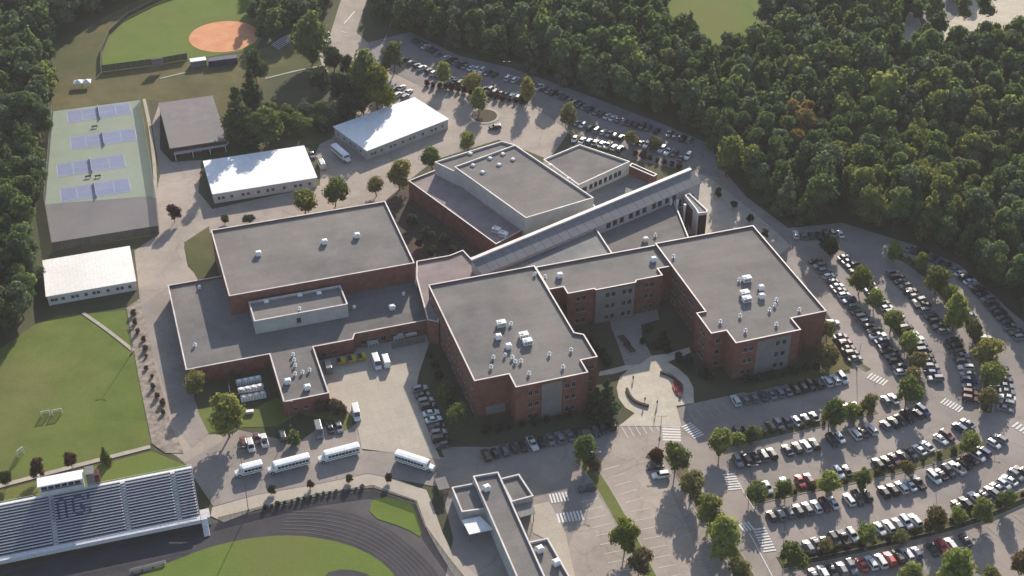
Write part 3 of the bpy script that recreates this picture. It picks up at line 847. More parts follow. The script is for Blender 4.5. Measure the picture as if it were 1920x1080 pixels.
pC = annex('modular_building', 'cream-roofed modular building at the corner of the lawn', [(78, 487), (243, 462), (256, 527), (87, 556)], 3.7, 'stucco_pale', 'roof_white_warm', [((87, 556), (256, 527), WFR, 1.2, 1.1, 1.2)])
pD = annex('shingled_building', 'grey shingled building right of the tennis courts', [(297, 193), (400, 179), (424, 262), (318, 279)], 4.6, 'brick_dark', 'shingle', [((318, 279), (424, 262), [.3, .5, .7], 1.2, 1.2, 1.3)])
c0 = P(326, 290, 2.8); c1 = P(424, 273, 2.8); o = pD.location
MB().prism(ccw([(c0.x - o.x, c0.y - o.y), (c1.x - o.x, c1.y - o.y), (c1.x - o.x + 1.0, c1.y - o.y + 3.0), (c0.x - o.x - 0.5, c0.y - o.y + 3.2)]), 2.6, 2.8, 0, 0, True).obj('porch_roof', 'unit_grey', pD)
for f in (0.02, 0.35, 0.68, 0.98):
    q_ = c0.lerp(c1, f); MB().tube((q_.x - o.x, q_.y - o.y + 0.3, 0), (q_.x - o.x, q_.y - o.y + 0.3, 2.6), 0.12, 0.12, 8).obj('porch_post', 'white_metal', pD)
# field house by the stadium gate
fo = P(960, 980); fo = Vector((fo.x, fo.y, 0))
fh = thing('field_house', 'long narrow field house with white-edged grey roof at the bottom', 'building', fo)
fm = block(fh, fo, 'main_hall', [(887, 893), (934, 885), (1040, 1122), (988, 1126)], 6.0, wall='stucco', yaw=-60, do_snap=False)
fl = block(fh, fo, 'left_wing', [(847, 914), (890, 906), (925, 952), (866, 960)], 4.6, wall='stucco', roof='roof', do_snap=False, label='left wing with raised parapet')
fr = block(fh, fo, 'right_wing', [(937, 898), (973, 889), (1000, 930), (960, 941)], 4.6, wall='stucco', roof='roof', do_snap=False, label='right wing with raised parapet')
fb = block(fh, fo, 'ticket_office', [(985, 1018), (1027, 1009), (1082, 1106), (1030, 1116)], 4.6, wall='stucco', roof='roof', do_snap=False, label='lower office roof on the right')
def canopy(px, h, m, nm, parent, org):
    poly = ccw([(P(x, y, h).x - org.x, P(x, y, h).y - org.y) for x, y in px])
    c = MB().prism(poly, h - 0.2, h, 0, 0, True).obj(nm, m, parent)
    for p in offset(poly, -0.4):
        MB().tube((p[0], p[1], 0), (p[0], p[1], h - 0.2), 0.1, 0.1, 8).obj('post', 'steel', c)
canopy([(866, 975), (900, 968), (925, 992), (880, 1002)], 3.4, 'roof_white', 'canopy', fh, fo)
canopy([(962, 948), (998, 940), (1004, 962), (975, 970)], 3.4, 'roof_grey', 'canopy', fh, fo)
# small shed
sh = annex('ticket_booth', 'small brown hut beside the field house', [(817, 897), (836, 893), (842, 914), (821, 920)], 2.8, 'wood', 'shingle', [((821, 920), (842, 914), [.5], 1.0, 0.9, 0.9)])
# ================================================================== VEHICLES
def loft(mb, secs, mi=0, close=True):
    """secs: list of equal-length point rings"""
    n = len(secs[0]); o = len(mb.v)
    for s in secs: mb.v += [tuple(p) for p in s]
    for i in range(len(secs) - 1):
        for k in range(n):
            j = (k + 1) % n
            mb.f.append((o + i * n + k, o + i * n + j, o + (i + 1) * n + j, o + (i + 1) * n + k)); mb.m.append(mi)
    if close:
        mb.f.append(tuple(o + k for k in range(n))[::-1]); mb.m.append(mi)
        mb.f.append(tuple(o + (len(secs) - 1) * n + k for k in range(n))); mb.m.append(mi)

def pane(a, b, c, d, inset=0.1, out=0.015):
    a, b, c, d = map(Vector, (a, b, c, d)); cen = (a + b + c + d) / 4
    n = (b - a).cross(d - a).normalized()
    if n.dot(Vector((cen.x, cen.y, 0.15))) < 0: n = -n; flip = True
    else: flip = False
    q = [p + (cen - p) * inset for p in (a, b, c, d)]
    m = MB()
    fs = [(0, 1, 2, 3), (0, 4, 5, 1), (1, 5, 6, 2), (2, 6, 7, 3), (3, 7, 4, 0)]
    m.add([p + n * out for p in q] + [p - n * 0.02 for p in q], [f[::-1] for f in fs] if flip else fs)
    return m

WHEEL = {}
def wheel_mesh(r):
    if r not in WHEEL:
        m = MB(); m.tube((-0.11, 0, 0), (0.11, 0, 0), r, r, 14, 0); m.tube((-0.115, 0, 0), (0.115, 0, 0), r * 0.6, r * 0.6, 10, 1)
        WHEEL[r] = m.mesh('wheel', ['tyre', 'silver_pipe'])
    return WHEEL[r]

CARS = {}
def car_proto(kind):
    # length, width, belt height, roof height, cabin base rear/front (y), roof rear/front (y), hood height
    S = dict(sedan=(4.7, 1.84, .93, 1.45, -1.75, 1.05, -.95, .25, .86, .33), hatchback=(4.2, 1.78, .97, 1.50, -2.02, 1.10, -1.55, .35, .92, .32),
             suv=(4.8, 1.92, 1.10, 1.75, -2.32, 1.05, -2.0, .40, 1.05, .37), pickup=(5.6, 1.98, 1.10, 1.85, -.75, 1.15, -.45, .55, 1.08, .40),
             minivan=(5.0, 1.96, 1.05, 1.80, -2.42, 1.55, -2.1, .75, 1.0, .35), van=(5.9, 2.05, 1.25, 2.45, -2.9, 2.05, -2.85, 1.45, 1.2, .38))[kind]
    L, W, belt, top, cr, cf, rr, rfy, hood, wr = S
    h = L / 2; w = W / 2
    body = MB(); secs = []
    for y, ww, z0, z1 in ((-h, w * .86, .42, belt * .86), (-h + .12, w * .96, .28, belt * .97), (-h + .5, w, .24, belt), (cf - .4, w, .24, belt), (cf + .1, w, .24, belt * .99), (h - .45, w * .97, .24, hood * .97), (h - .1, w * .9, .30, hood * .82), (h, w * .78, .40, hood * .66)):
        secs.append([(-ww * .9, y, z0), (ww * .9, y, z0), (ww, y, z0 + .22), (ww * .99, y, z1 - .14), (ww * .88, y, z1), (-ww * .88, y, z1), (-ww * .99, y, z1 - .14), (-ww, y, z0 + .22)])
    loft(body, secs)
    b = w * .88; t = w * .70 if kind != 'van' else w * .84
    A = [(-b, cr, belt - .02), (b, cr, belt - .02), (b, cf, belt - .02), (-b, cf, belt - .02)]
    T = [(-t, rr, top - .04), (t, rr, top - .04), (t, rfy, top - .06), (-t, rfy, top - .06)]
    U = [(-t * .8, rr + .15, top), (t * .8, rr + .15, top), (t * .8, rfy - .2, top), (-t * .8, rfy - .2, top)]
    body.add(A + T + U, [(0, 1, 5, 4), (1, 2, 6, 5), (2, 3, 7, 6), (3, 0, 4, 7), (4, 5, 9, 8), (5, 6, 10, 9), (6, 7, 11, 10), (7, 4, 8, 11), (8, 9, 10, 11)])
    if kind == 'pickup':   # open bed: rim walls above a dark floor
        body.box(-w * .84, -h + .2, belt, -w * .74, cr - .06, belt + .12); body.box(w * .74, -h + .2, belt, w * .84, cr - .06, belt + .12); body.box(-w * .74, -h + .2, belt, w * .74, -h + .3, belt + .12)
    root = new_obj('parked_car', None)
    bo = body.obj('body', 'car_paint', root)
    pane(A[3], T[3], T[2], A[2], .07).obj('windshield', 'glass', root)
    if kind != 'van': pane(A[1], T[1], T[0], A[0], .10).obj('rear_window', 'glass', root)
    pane(A[2], T[2], T[1], A[1], .12).obj('side_window', 'glass', root); pane(A[0], T[0], T[3], A[3], .12).obj('side_window', 'glass', root)
    for sx in (-1, 1):
        for y in (h - .92, -h + .95):
            new_obj('wheel', wheel_mesh(wr), root, (sx * (w - .10), y, wr))
        MB().box(sx * w * .62 - .16, h - .06, hood * .62, sx * w * .62 + .16, h - .005, hood * .62 + .13).obj('headlight', 'lamp', root)
        MB().box(sx * w * .66 - .14, -h - .015, belt * .66, sx * w * .66 + .14, -h + .05, belt * .66 + .15).obj('tail_light', 'tail_red', root)
    if kind == 'pickup': MB().box(-w * .74, -h + .3, belt + .005, w * .74, cr - .06, belt + .02).obj('cargo_bed', 'rubber_black', root)
    return root

PAINT = dict(W=((.62, .62, .61), 'white'), S=((.17, .175, .19), 'silver'), G=((.05, .053, .06), 'grey'), K=((.012, .012, .015), 'black'), B=((.03, .05, .16), 'blue'),
             R=((.38, .02, .02), 'red'), M=((.10, .022, .028), 'maroon'), N=((.20, .16, .11), 'tan'), D=((.035, .04, .055), 'navy'), E=((.03, .06, .045), 'green'))
POOL = 'WWWWWSSSSSGGGKKKKKKDDDBBME'
KPOOL = ['sedan'] * 6 + ['suv'] * 6 + ['hatchback'] * 3 + ['pickup'] * 1 + ['minivan'] * 1
crng = random.Random(77)
PROTO = {k: None for k in ('sedan', 'hatchback', 'suv', 'pickup', 'minivan', 'van')}
def put_car(kind, loc, rz, paint, label, group):
    rgb = PAINT[paint][0]; j = crng.uniform(.88, 1.12)
    colr = (min(rgb[0] * j, .82), min(rgb[1] * j, .82), min(rgb[2] * j, .82), 1)
    if PROTO[kind] is None:
        r_ = car_proto(kind); PROTO[kind] = r_
        r_.location = loc; r_.rotation_euler = (0, 0, rz); r_.color = colr
        for c in r_.children: c.color = colr
        r_['label'] = label
    else:
        r_ = copy_tree(PROTO[kind], loc, rz, label, colr)
    r_.name = 'parked_car' if kind != 'van' else 'parked_van'
    tag(r_, label, 'van' if kind in ('van', 'minivan') else ('pickup' if kind == 'pickup' else 'car'), group)
    return r_

def fill_gaps(cars, p, colours='KKKGGDSSW'):
    """stalls left open between two known cars that are still taken in the dense rows"""
    out = [cars[0]]
    for a, b in zip(cars[:-1], cars[1:]):
        A, B = P(a[0], a[1], .7), P(b[0], b[1], .7); n = int(round((B - A).length / 2.7)) - 1
        if 0 < n <= 6:
            for k in range(n):
                if crng.random() < p:
                    f = (k + 1) / (n + 1); out.append((a[0] + (b[0] - a[0]) * f, a[1] + (b[1] - a[1]) * f, crng.choice(colours)))
        out.append(b)
    return out
def car_row(where, group, cars, end='left', flip=None, heading=None, fill=0.0):
    """cars: (x, y[, paint[, kind]]) sight points of car centres, in order along the row"""
    pts = []
    if fill: cars = fill_gaps(cars, fill)
    for c in cars:
        p = P(c[0], c[1], 0.7); pts.append(Vector((p.x, p.y)))
    if heading is None and len(pts) > 4:      # cars of a row line up along it and keep a stall's distance
        q = []
        for i in range(len(pts)):
            nb = pts[max(0, i - 4):i + 5]
            c0 = sum(nb, Vector((0, 0))) / len(nb); dd = (nb[-1] - nb[0]).normalized()
            q.append(c0 + dd * (pts[i] - c0).dot(dd))
        pts = q
        for i in range(1, len(pts)):
            nb = pts[max(0, i - 3):i + 4]; dd = (nb[-1] - nb[0]).normalized()
            g = (pts[i] - pts[i - 1]).dot(dd)
            if g < 2.5: pts[i] = pts[i] + dd * (2.5 - g)
    for i, c in enumerate(cars):
        lo, hi = max(0, i - 2), min(len(pts) - 1, i + 2)
        t = (pts[hi] - pts[lo])
        t = t.normalized() if t.length > .1 else Vector((1, 0))
        rz = (math.atan2(t.y, t.x) if heading is None else heading) + (math.pi if (crng.random() < .25) != bool(flip) else 0) + R(crng.uniform(-2.5, 2.5))
        pt = c[2] if len(c) > 2 and c[2] else crng.choice(POOL)
        if pt == 'W' and len(c) < 4 and crng.random() < .22: pt = crng.choice('SSGK')
        kd = c[3] if len(c) > 3 else crng.choice(KPOOL)
        z = 0.10
        o = put_car(kd, (pts[i].x, pts[i].y, z), rz, pt, f'{PAINT[pt][1]} {kd}, {nth(i)} from the {end} in the {where}', group)

G_UP, G_ARC, G_LOW, G_YARD = 'cars parked in the upper lot', 'cars parked in the curved rows of the right lot', 'cars parked in the straight rows of the lower right lot', 'vehicles around the school'
car_row('row along the upper forest edge', G_UP, [(776, 74, 'D'), (790, 78, 'D'), (797, 88, 'W'), (812, 96, 'W'), (822, 101, 'S'), (836, 109, 'W'), (846, 114, 'K'), (856, 117, 'S'), (866, 121, 'K'), (880, 128, 'W'), (890, 131, 'W'), (902, 134, 'W'), (914, 138, 'G'), (925, 142, 'K'), (957, 143, 'W'), (967, 149, 'W'), (981, 152, 'G'), (993, 156, 'D'), (1029, 169, 'S'), (1040, 173, 'K'), (1080, 192, 'G'), (1094, 199, 'S'), (1106, 204, 'K'), (1118, 211, 'S'), (1126, 215, 'G'), (1168, 227, 'S'), (1178, 231, 'K'), (1203, 236, 'W'), (1214, 241, 'G'), (1230, 247, 'K'), (1269, 253, 'S'), (1282, 258, 'K'), (1292, 264, 'S')], fill=.8)
car_row('row behind the loop hedge', G_UP, [(757, 113, 'K'), (772, 117, 'S'), (784, 122, 'K'), (793, 127, 'W'), (804, 133, 'K'), (811, 139, 'W'), (820, 141, 'K'), (843, 150, 'W'), (852, 152, 'W'), (862, 154, 'K'), (872, 158, 'S'), (906, 167, 'K'), (917, 170, 'D'), (928, 173, 'K'), (936, 176, 'D'), (962, 178, 'W'), (973, 182, 'S'), (985, 186, 'K')], fill=.7)
car_row('group by the white-roofed building', G_UP, [(741, 167, 'K', 'suv'), (753, 164, 'W', 'sedan'), (766, 172, 'W', 'sedan'), (746, 178, 'W', 'suv'), (760, 182, 'S', 'suv')], heading=R(-30))
car_row('upper row behind the library', G_UP, [(1083, 230, 'W'), (1094, 234, 'W'), (1106, 241, 'K'), (1118, 245, 'S'), (1130, 249, 'W'), (1141, 251, 'S'), (1152, 254, 'K'), (1162, 257, 'K'), (1192, 263, 'W'), (1202, 268, 'K'), (1213, 271, 'W'), (1222, 275, 'K'), (1243, 279, 'W'), (1255, 283, 'W'), (1264, 288, 'K')])
car_row('lower row behind the library', G_UP, [(1077, 262, 'W'), (1093, 261, 'W'), (1105, 264, 'B'), (1116, 267, 'G'), (1126, 269, 'W'), (1136, 272, 'W'), (1148, 275, 'W'), (1159, 279, 'K')])
car_row('gap at the end of the corridor', G_UP, [(1277, 296, 'G', 'sedan'), (1290, 293, 'W', 'suv')], heading=R(-25))
car_row('verge of the entrance road', G_UP, [(610, 80, 'W'), (616, 74, 'S'), (614, 63, 'K')], heading=R(20))
car_row('shaded row under the right forest', G_ARC, [(1492, 439, 'W'), (1505, 441, 'S'), (1518, 444, 'G'), (1532, 444, 'K'), (1546, 443, 'D'), (1560, 440, 'S'), (1573, 438, 'W')])
car_row('short curved row nearest the right wing', G_ARC, [(1561, 606, 'W'), (1577, 631, 'W'), (1583, 643, 'M'), (1590, 653, 'K'), (1597, 662, 'K'), (1603, 671, 'S')], 'top')
car_row('first curved row from the right wing', G_ARC, [(1528, 489, 'K'), (1540, 498, 'S'), (1553, 518, 'W'), (1563, 528, 'K'), (1572, 534, 'W'), (1571, 545, 'K'), (1583, 553, 'W'), (1593, 564, 'B'), (1607, 586, 'K'), (1616, 594, 'S'), (1624, 603, 'S'), (1631, 610, 'K'), (1639, 619, 'K'), (1644, 629, 'W'), (1652, 637, 'B'), (1659, 645, 'D'), (1666, 655, 'K'), (1673, 664, 'G'), (1680, 674, 'K'), (1686, 686, 'W'), (1688, 697, 'W')], 'top', fill=.75)
car_row('second curved row from the right wing', G_ARC, [(1578, 484, 'S'), (1590, 484, 'W'), (1598, 492, 'K'), (1606, 499, 'G'), (1638, 552, 'W'), (1646, 556, 'B'), (1653, 567, 'K'), (1660, 575, 'W'), (1690, 606, 'K'), (1698, 615, 'K'), (1713, 626, 'W'), (1720, 636, 'W'), (1727, 647, 'W'), (1746, 677, 'K'), (1750, 688, 'S'), (1752, 699, 'B'), (1752, 710, 'S')], 'top', fill=.75)
car_row('third curved row from the right wing', G_ARC, [(1672, 512, 'S'), (1682, 517, 'W'), (1690, 525, 'G'), (1708, 546, 'W'), (1713, 556, 'K'), (1724, 564, 'S'), (1731, 573, 'K'), (1742, 582, 'S'), (1746, 593, 'K'), (1754, 603, 'K'), (1760, 611, 'K'), (1768, 617, 'S'), (1783, 640, 'K'), (1792, 647, 'K'), (1800, 657, 'K'), (1806, 666, 'S'), (1815, 690, 'W'), (1818, 702, 'W'), (1820, 714, 'B'), (1821, 726, 'S'), (1821, 737, 'M'), (1818, 748, 'M')], 'top', fill=.75)
car_row('fourth curved row behind the tree strip', G_ARC, [(1815, 592, 'S'), (1848, 635, 'W'), (1856, 644, 'W'), (1884, 690, 'K'), (1888, 701, 'S'), (1891, 713, 'G'), (1892, 724, 'W'), (1892, 735, 'S'), (1893, 746, 'W'), (1890, 757, 'W'), (1882, 764, 'S')], 'top')
car_row('outermost curved row at the forest edge', G_ARC, [(1704, 466, 'S'), (1714, 468, 'K'), (1766, 486, 'B'), (1780, 494, 'K'), (1792, 504, 'S'), (1806, 517, 'K'), (1820, 526, 'W'), (1830, 531, 'S'), (1840, 552, 'K'), (1850, 560, 'S'), (1860, 567, 'G'), (1886, 602, 'K'), (1896, 612, 'S'), (1905, 622, 'K'), (1914, 632, 'S')], 'top', fill=.75)
car_row('shaded row in front of the right wing', G_LOW, [(1380, 752, 'W'), (1397, 748, 'S'), (1413, 745, 'S'), (1430, 742, 'G'), (1447, 740, 'S'), (1461, 737, 'S'), (1476, 733, 'S'), (1490, 729, 'K'), (1503, 727, 'K'), (1517, 724, 'K'), (1530, 721, 'D'), (1549, 713, 'W'), (1564, 712, 'W'), (1579, 710, 'W')])
car_row('second row below the right wing', G_LOW, [(1384, 812, 'W'), (1400, 808, 'K'), (1445, 800, 'K'), (1460, 797, 'S'), (1477, 793, 'G'), (1494, 790, 'W'), (1511, 786, 'K'), (1526, 781, 'S'), (1588, 764, 'W'), (1601, 768, 'S'), (1656, 745, 'W'), (1668, 751, 'W')])
car_row('third row below the right wing', G_LOW, [(1384, 865, 'S'), (1399, 860, 'K'), (1415, 858, 'G'), (1432, 855, 'S'), (1446, 853, 'K'), (1477, 845, 'D'), (1493, 838, 'W'), (1510, 836, 'W'), (1526, 832, 'K'), (1558, 823, 'K'), (1575, 822, 'W'), (1605, 816, 'W'), (1621, 814, 'M'), (1637, 810, 'W'), (1660, 797, 'S'), (1675, 792, 'K'), (1689, 788, 'W'), (1702, 783, 'K'), (1717, 775, 'D'), (1729, 770, 'B')])
car_row('fourth row below the right wing', G_LOW, [(1440, 915, 'W'), (1468, 899, 'W'), (1501, 903, 'R'), (1516, 899, 'M'), (1572, 886, 'W'), (1587, 893, 'K'), (1647, 871, 'K'), (1662, 865, 'K'), (1677, 862, 'M'), (1694, 857, 'K'), (1711, 853, 'D'), (1726, 845, 'W'), (1739, 837, 'W'), (1766, 825, 'W'), (1780, 824, 'M'), (1800, 803, 'B'), (1811, 792, 'S')])
car_row('fifth row below the right wing', G_LOW, [(1446, 967, 'W'), (1462, 966, 'S'), (1477, 962, 'S'), (1493, 957, 'G'), (1509, 954, 'S'), (1526, 951, 'W'), (1544, 947, 'M'), (1560, 942, 'W'), (1592, 937, 'W'), (1608, 935, 'E'), (1625, 930, 'G'), (1658, 924, 'K'), (1674, 919, 'K'), (1690, 914, 'W'), (1707, 910, 'W'), (1724, 909, 'D'), (1752, 896, 'W'), (1765, 891, 'K'), (1780, 886, 'K'), (1796, 879, 'W'), (1810, 870, 'K'), (1823, 863, 'M'), (1836, 857, 'W'), (1849, 853, 'B'), (1858, 829, 'W'), (1872, 822, 'S')])
car_row('sixth row below the right wing', G_LOW, [(1516, 1026, 'W'), (1531, 1021, 'S'), (1546, 1016, 'S'), (1560, 1011, 'K'), (1579, 1007, 'W'), (1598, 1004, 'W'), (1651, 993, 'W'), (1665, 989, 'W'), (1680, 984, 'S'), (1697, 979, 'W'), (1714, 977, 'W'), (1802, 955, 'K'), (1815, 950, 'K'), (1834, 938, 'W'), (1848, 932, 'K'), (1860, 923, 'S'), (1871, 916, 'W'), (1882, 908, 'W'), (1894, 901, 'W'), (1905, 892, 'S'), (1915, 884, 'W')])
car_row('lowest row below the long hedge', G_LOW, [(1526, 1078, 'S'), (1543, 1075, 'W'), (1560, 1070, 'K'), (1577, 1067, 'W'), (1596, 1063, 'S'), (1617, 1060, 'R'), (1632, 1055, 'W'), (1649, 1054, 'W', 'minivan'), (1666, 1048, 'R'), (1682, 1043, 'K'), (1699, 1042, 'W'), (1720, 1041, 'B'), (1747, 1028, 'E'), (1764, 1023, 'R'), (1782, 1022, 'W'), (1812, 1015, 'G')])
car_row('row left of the left wing', G_YARD, [(788, 729, 'S'), (793, 741, 'K'), (798, 752, 'S'), (803, 762, 'K'), (809, 774, 'W'), (815, 786, 'W'), (822, 799, 'K'), (825, 811, 'S'), (828, 823, 'K'), (827, 834, 'G')], 'top')
car_row('row in front of the left wing', G_YARD, [(912, 854, 'K'), (928, 849, 'K'), (945, 843, 'G'), (963, 840, 'D'), (980, 836, 'K'), (997, 829, 'W', 'pickup'), (1014, 829, 'K'), (1032, 825, 'S'), (1050, 822, 'S'), (1069, 818, 'S'), (1085, 813, 'K'), (1114, 806, 'G'), (1128, 802, 'K'), (1141, 798, 'K')])
car_row('yard bay beside the bus lane', G_YARD, [(457, 829, 'M'), (470, 836, 'W'), (482, 822, 'M'), (495, 826, 'W', 'pickup'), (530, 817, 'G'), (598, 808, 'S', 'van'), (619, 802, 'K'), (636, 801, 'W')], heading=R(17))
car_row('loading yard', G_YARD, [(615, 688, 'S', 'van'), (706, 681, 'W', 'van'), (723, 678, 'W', 'van'), (668, 776, 'W', 'van')], heading=R(17))
car_row('central drive', G_YARD, [(1100, 916, 'D', 'suv'), (1229, 874, 'K', 'sedan'), (1239, 891, 'W', 'suv')], heading=R(100))
car_row('drive by the modular buildings', G_YARD, [(603, 309, 'W', 'van'), (585, 290, 'S', 'sedan')], heading=R(20))
car_row('drop-off loop', G_YARD, [(928, 239, 'K', 'suv')], heading=R(100))

# buses ------------------------------------------------------------
def make_bus(L=11.3):
    root = new_obj('school_bus', None); W = 1.25
    h = L / 2
    b = MB(); secs = []
    for y, w, z in ((-h, W * .96, 2.75), (-h + .2, W, 2.85), (h - 1.9, W, 2.85), (h - 1.6, W * .97, 2.7)):
        secs.append([(-w, y, .55), (w, y, .55), (w, y, z - .45), (w * .82, y, z - .1), (0, y, z), (-w * .82, y, z - .1), (-w, y, z - .45)])
    loft(b, secs); bo = b.obj('body', 'white_metal', root)
    hd = MB(); loft(hd, [[(-1.02, h - 1.7, .55), (1.02, h - 1.7, .55), (1.02, h - 1.7, 1.35), (.8, h - 1.7, 1.55), (-.8, h - 1.7, 1.55), (-1.02, h - 1.7, 1.35)], [(-.9, h, .6), (.9, h, .6), (.9, h, 1.15), (.7, h, 1.3), (-.7, h, 1.3), (-.9, h, 1.15)]])
    hd.obj('hood', 'white_metal', root)
    r = MB(); loft(r, [[(-W * 1.0, y, z - .42), (W * 1.0, y, z - .42), (W * .83, y, z - .06), (0, y, z + .05), (-W * .83, y, z - .06)] for y, z in ((-h - .03, 2.74), (-h + .2, 2.86), (h - 1.9, 2.86), (h - 1.57, 2.7))])
    r.obj('roof', 'roof_white', root)
    n = int((L - 2.4) / .95)
    for s in (-1, 1):
        for k in range(n):
            y = -h + .4 + k * .95
            MB().box(min(s * W * .99, s * W * 1.012), y, 1.5, max(s * W * .99, s * W * 1.012), y + .82, 2.28).obj('window', 'glass', root)
        MB().box(min(s * W, s * W * 1.01), -h + .2, .95, max(s * W, s * W * 1.01), h - 1.9, 1.15).obj('rub_rail', 'rubber_black', root)
        for y in (h - 1.0, -h + 2.6):
            new_obj('wheel', wheel_mesh(.5), root, (s * (W - .13), y, .5))
    MB().box(-1.05, h - 1.62, 1.6, 1.05, h - 1.58, 2.45).obj('windshield', 'glass', root)
    MB().box(-.8, -h - .02, 1.55, .8, -h + .02, 2.35).obj('rear_window', 'glass', root)
    return root
bus0 = None
def put_bus(tail, nose, label, short=False):
    global bus0
    a, b = P(*tail, 1.5), P(*nose, 1.5); c = (a + b) / 2; rz = math.atan2(b.y - a.y, b.x - a.x) - math.pi / 2
    if short:
        o = make_bus(7.4); o.location = (c.x, c.y, .12); o.rotation_euler = (0, 0, rz)
    elif bus0 is None:
        o = bus0 = make_bus(); o.location = (c.x, c.y, .12); o.rotation_euler = (0, 0, rz)
    else: o = copy_tree(bus0, (c.x, c.y, .12), rz)
    o.name = 'school_bus'; tag(o, label, 'bus', 'white roofed buses')
put_bus((742, 853), (814, 876), 'white bus driving right past the loading yard')
put_bus((672, 840), (598, 859), 'parked white bus nearest the loading yard, nose to the left')
put_bus((578, 860), (504, 879), 'parked white bus in the middle of the bus lane line')
put_bus((486, 874), (446, 884), 'short white bus at the left end of the bus lane', True)
put_bus((622, 272), (658, 303), 'white bus parked along the end of a modular building')

print('CARS', sum(1 for o in scene.objects if o.name.startswith(('parked_car', 'parked_van'))))
# ================================================================== ROOFTOP EQUIPMENT
def unit_big():
    r = new_obj('rooftop_unit', None)
    MB().box(-1.3, -.9, .25, 1.3, .9, 1.55).obj('housing', 'white_metal', r)
    MB().box(-1.15, -.75, .02, 1.15, .75, .25).obj('kerb_frame', 'unit_grey', r)
    MB().box(-1.33, -.93, 1.553, 1.33, .93, 1.63).obj('lid', 'roof_white', r)
    MB().tube((-.5, 0, 1.635), (-.5, 0, 1.78), .5, .5, 14).obj('fan_guard', 'unit_grey', r)
    g = MB()
    for k in range(5): g.box(-1.1 + k * .45, -.925, .5, -.8 + k * .45, -.903, 1.3)
    g.obj('grille', 'steel', r)
    return r
def unit_mid():
    r = new_obj('rooftop_unit', None)
    MB().box(-.8, -.75, .2, .8, .75, 1.3).obj('housing', 'white_metal', r)
    MB().box(-.7, -.65, .02, .7, .65, .2).obj('kerb_frame', 'unit_grey', r)
    m = MB(); m.add([(-.95, -.9, 1.303), (.95, -.9, 1.303), (.95, .9, 1.303), (-.95, .9, 1.303), (-.6, -.5, 1.6), (.6, -.5, 1.6), (.6, .5, 1.6), (-.6, .5, 1.6)], [(0, 1, 5, 4), (1, 2, 6, 5), (2, 3, 7, 6), (3, 0, 4, 7), (4, 5, 6, 7), (3, 2, 1, 0)])
    m.obj('hood', 'roof_white', r)
    return r
def unit_vent():
    r = new_obj('roof_vent', None)
    MB().tube((0, 0, .02), (0, 0, .75), .28, .28, 10).obj('stack', 'unit_grey', r)
    m = MB(); m.tube((0, 0, .72), (0, 0, 1.25), .62, .16, 10)
    m.obj('cowl', 'white_metal', r)
    MB().tube((0, 0, .02), (0, 0, .14), .5, .45, 10).obj('flashing', 'white_metal', r)
    return r
def unit_dome():
    r = new_obj('skylight', None)
    MB().box(-.75, -.75, .02, .75, .75, .3).obj('kerb_frame', 'unit_grey', r)
    m = MB()
    loft(m, [[(-.72 * k, -.72 * k, z), (.72 * k, -.72 * k, z), (.72 * k, .72 * k, z), (-.72 * k, .72 * k, z)] for k, z in ((1, .303), (.9, .5), (.6, .65), (.25, .7))])
    m.obj('dome', 'roof_white', r)
    return r
UP = {}
MAKE = dict(big=unit_big, mid=unit_mid, vent=unit_vent, dome=unit_dome)
NOUN = dict(big='large white air handler', mid='white boxy roof unit', vent='small white capped vent', dome='white domed skylight')
def roof_units(roof_name, z, lst, rz=R(18.3)):
    by = {}
    for (x, y, k) in lst: by.setdefault(k, []).append((x, y))
    for k, pts in by.items():
        pts.sort()
        for i, (x, y) in enumerate(pts):
            p = P(x, y, z + .6); lab = f'{NOUN[k]}, {nth(i)} from the left on the {roof_name}' if len(pts) > 1 else f'only {NOUN[k]} on the {roof_name}'
            if k not in UP:
                UP[k] = o = MAKE[k](); o.location = (p.x, p.y, z); o.rotation_euler = (0, 0, rz)
            else: o = copy_tree(UP[k], (p.x, p.y, z), rz)
            tag(o, lab, 'roof unit' if k in ('big', 'mid') else ('vent' if k == 'vent' else 'skylight'), 'equipment on the flat roofs')
RZ = lambda h, par=.55: h - par + .004
roof_units('left classroom wing roof', RZ(H_W), [(940, 608, 'big'), (934, 632, 'mid'), (982, 630, 'big'), (989, 642, 'big'), (953, 650, 'mid'), (958, 606, 'vent'), (947, 665, 'vent'), (925, 669, 'vent'), (921, 687, 'vent'), (961, 669, 'vent'), (966, 677, 'vent'), (977, 676, 'vent'), (992, 699, 'vent'), (1030, 663, 'vent'), (1056, 687, 'vent'), (1071, 655, 'vent'), (1003, 513, 'vent')])
roof_units('right classroom wing roof', RZ(H_W), [(1400, 524, 'big'), (1396, 551, 'big'), (1400, 562, 'big'), (1427, 540, 'mid'), (1428, 556, 'mid'), (1386, 524, 'vent'), (1456, 561, 'vent'), (1453, 571, 'vent'), (1443, 580, 'vent'), (1388, 591, 'vent'), (1351, 602, 'vent'), (1398, 619, 'vent'), (1456, 607, 'vent'), (1499, 580, 'vent'), (1263, 480, 'vent')])
roof_units('link wing roof', RZ(H_M), [(1225, 487, 'mid'), (1049, 517, 'mid'), (1022, 518, 'vent')])
roof_units('gymnasium roof', RZ(H_G), [(484, 476, 'mid'), (608, 454, 'mid'), (669, 442, 'mid')])
roof_units('low service roof', RZ(H_L), [(365, 646, 'vent'), (549, 664, 'vent'), (551, 674, 'vent'), (553, 684, 'vent'), (553, 700, 'vent'), (567, 697, 'vent'), (580, 693, 'vent'), (539, 716, 'mid'), (576, 727, 'mid'), (664, 575, 'vent'), (735, 577, 'mid'), (757, 550, 'vent'), (374, 538, 'vent')])
roof_units('pale stage house roof', RZ(H_P), [(499, 563, 'dome'), (562, 551, 'dome'), (598, 547, 'dome'), (561, 578, 'vent')])
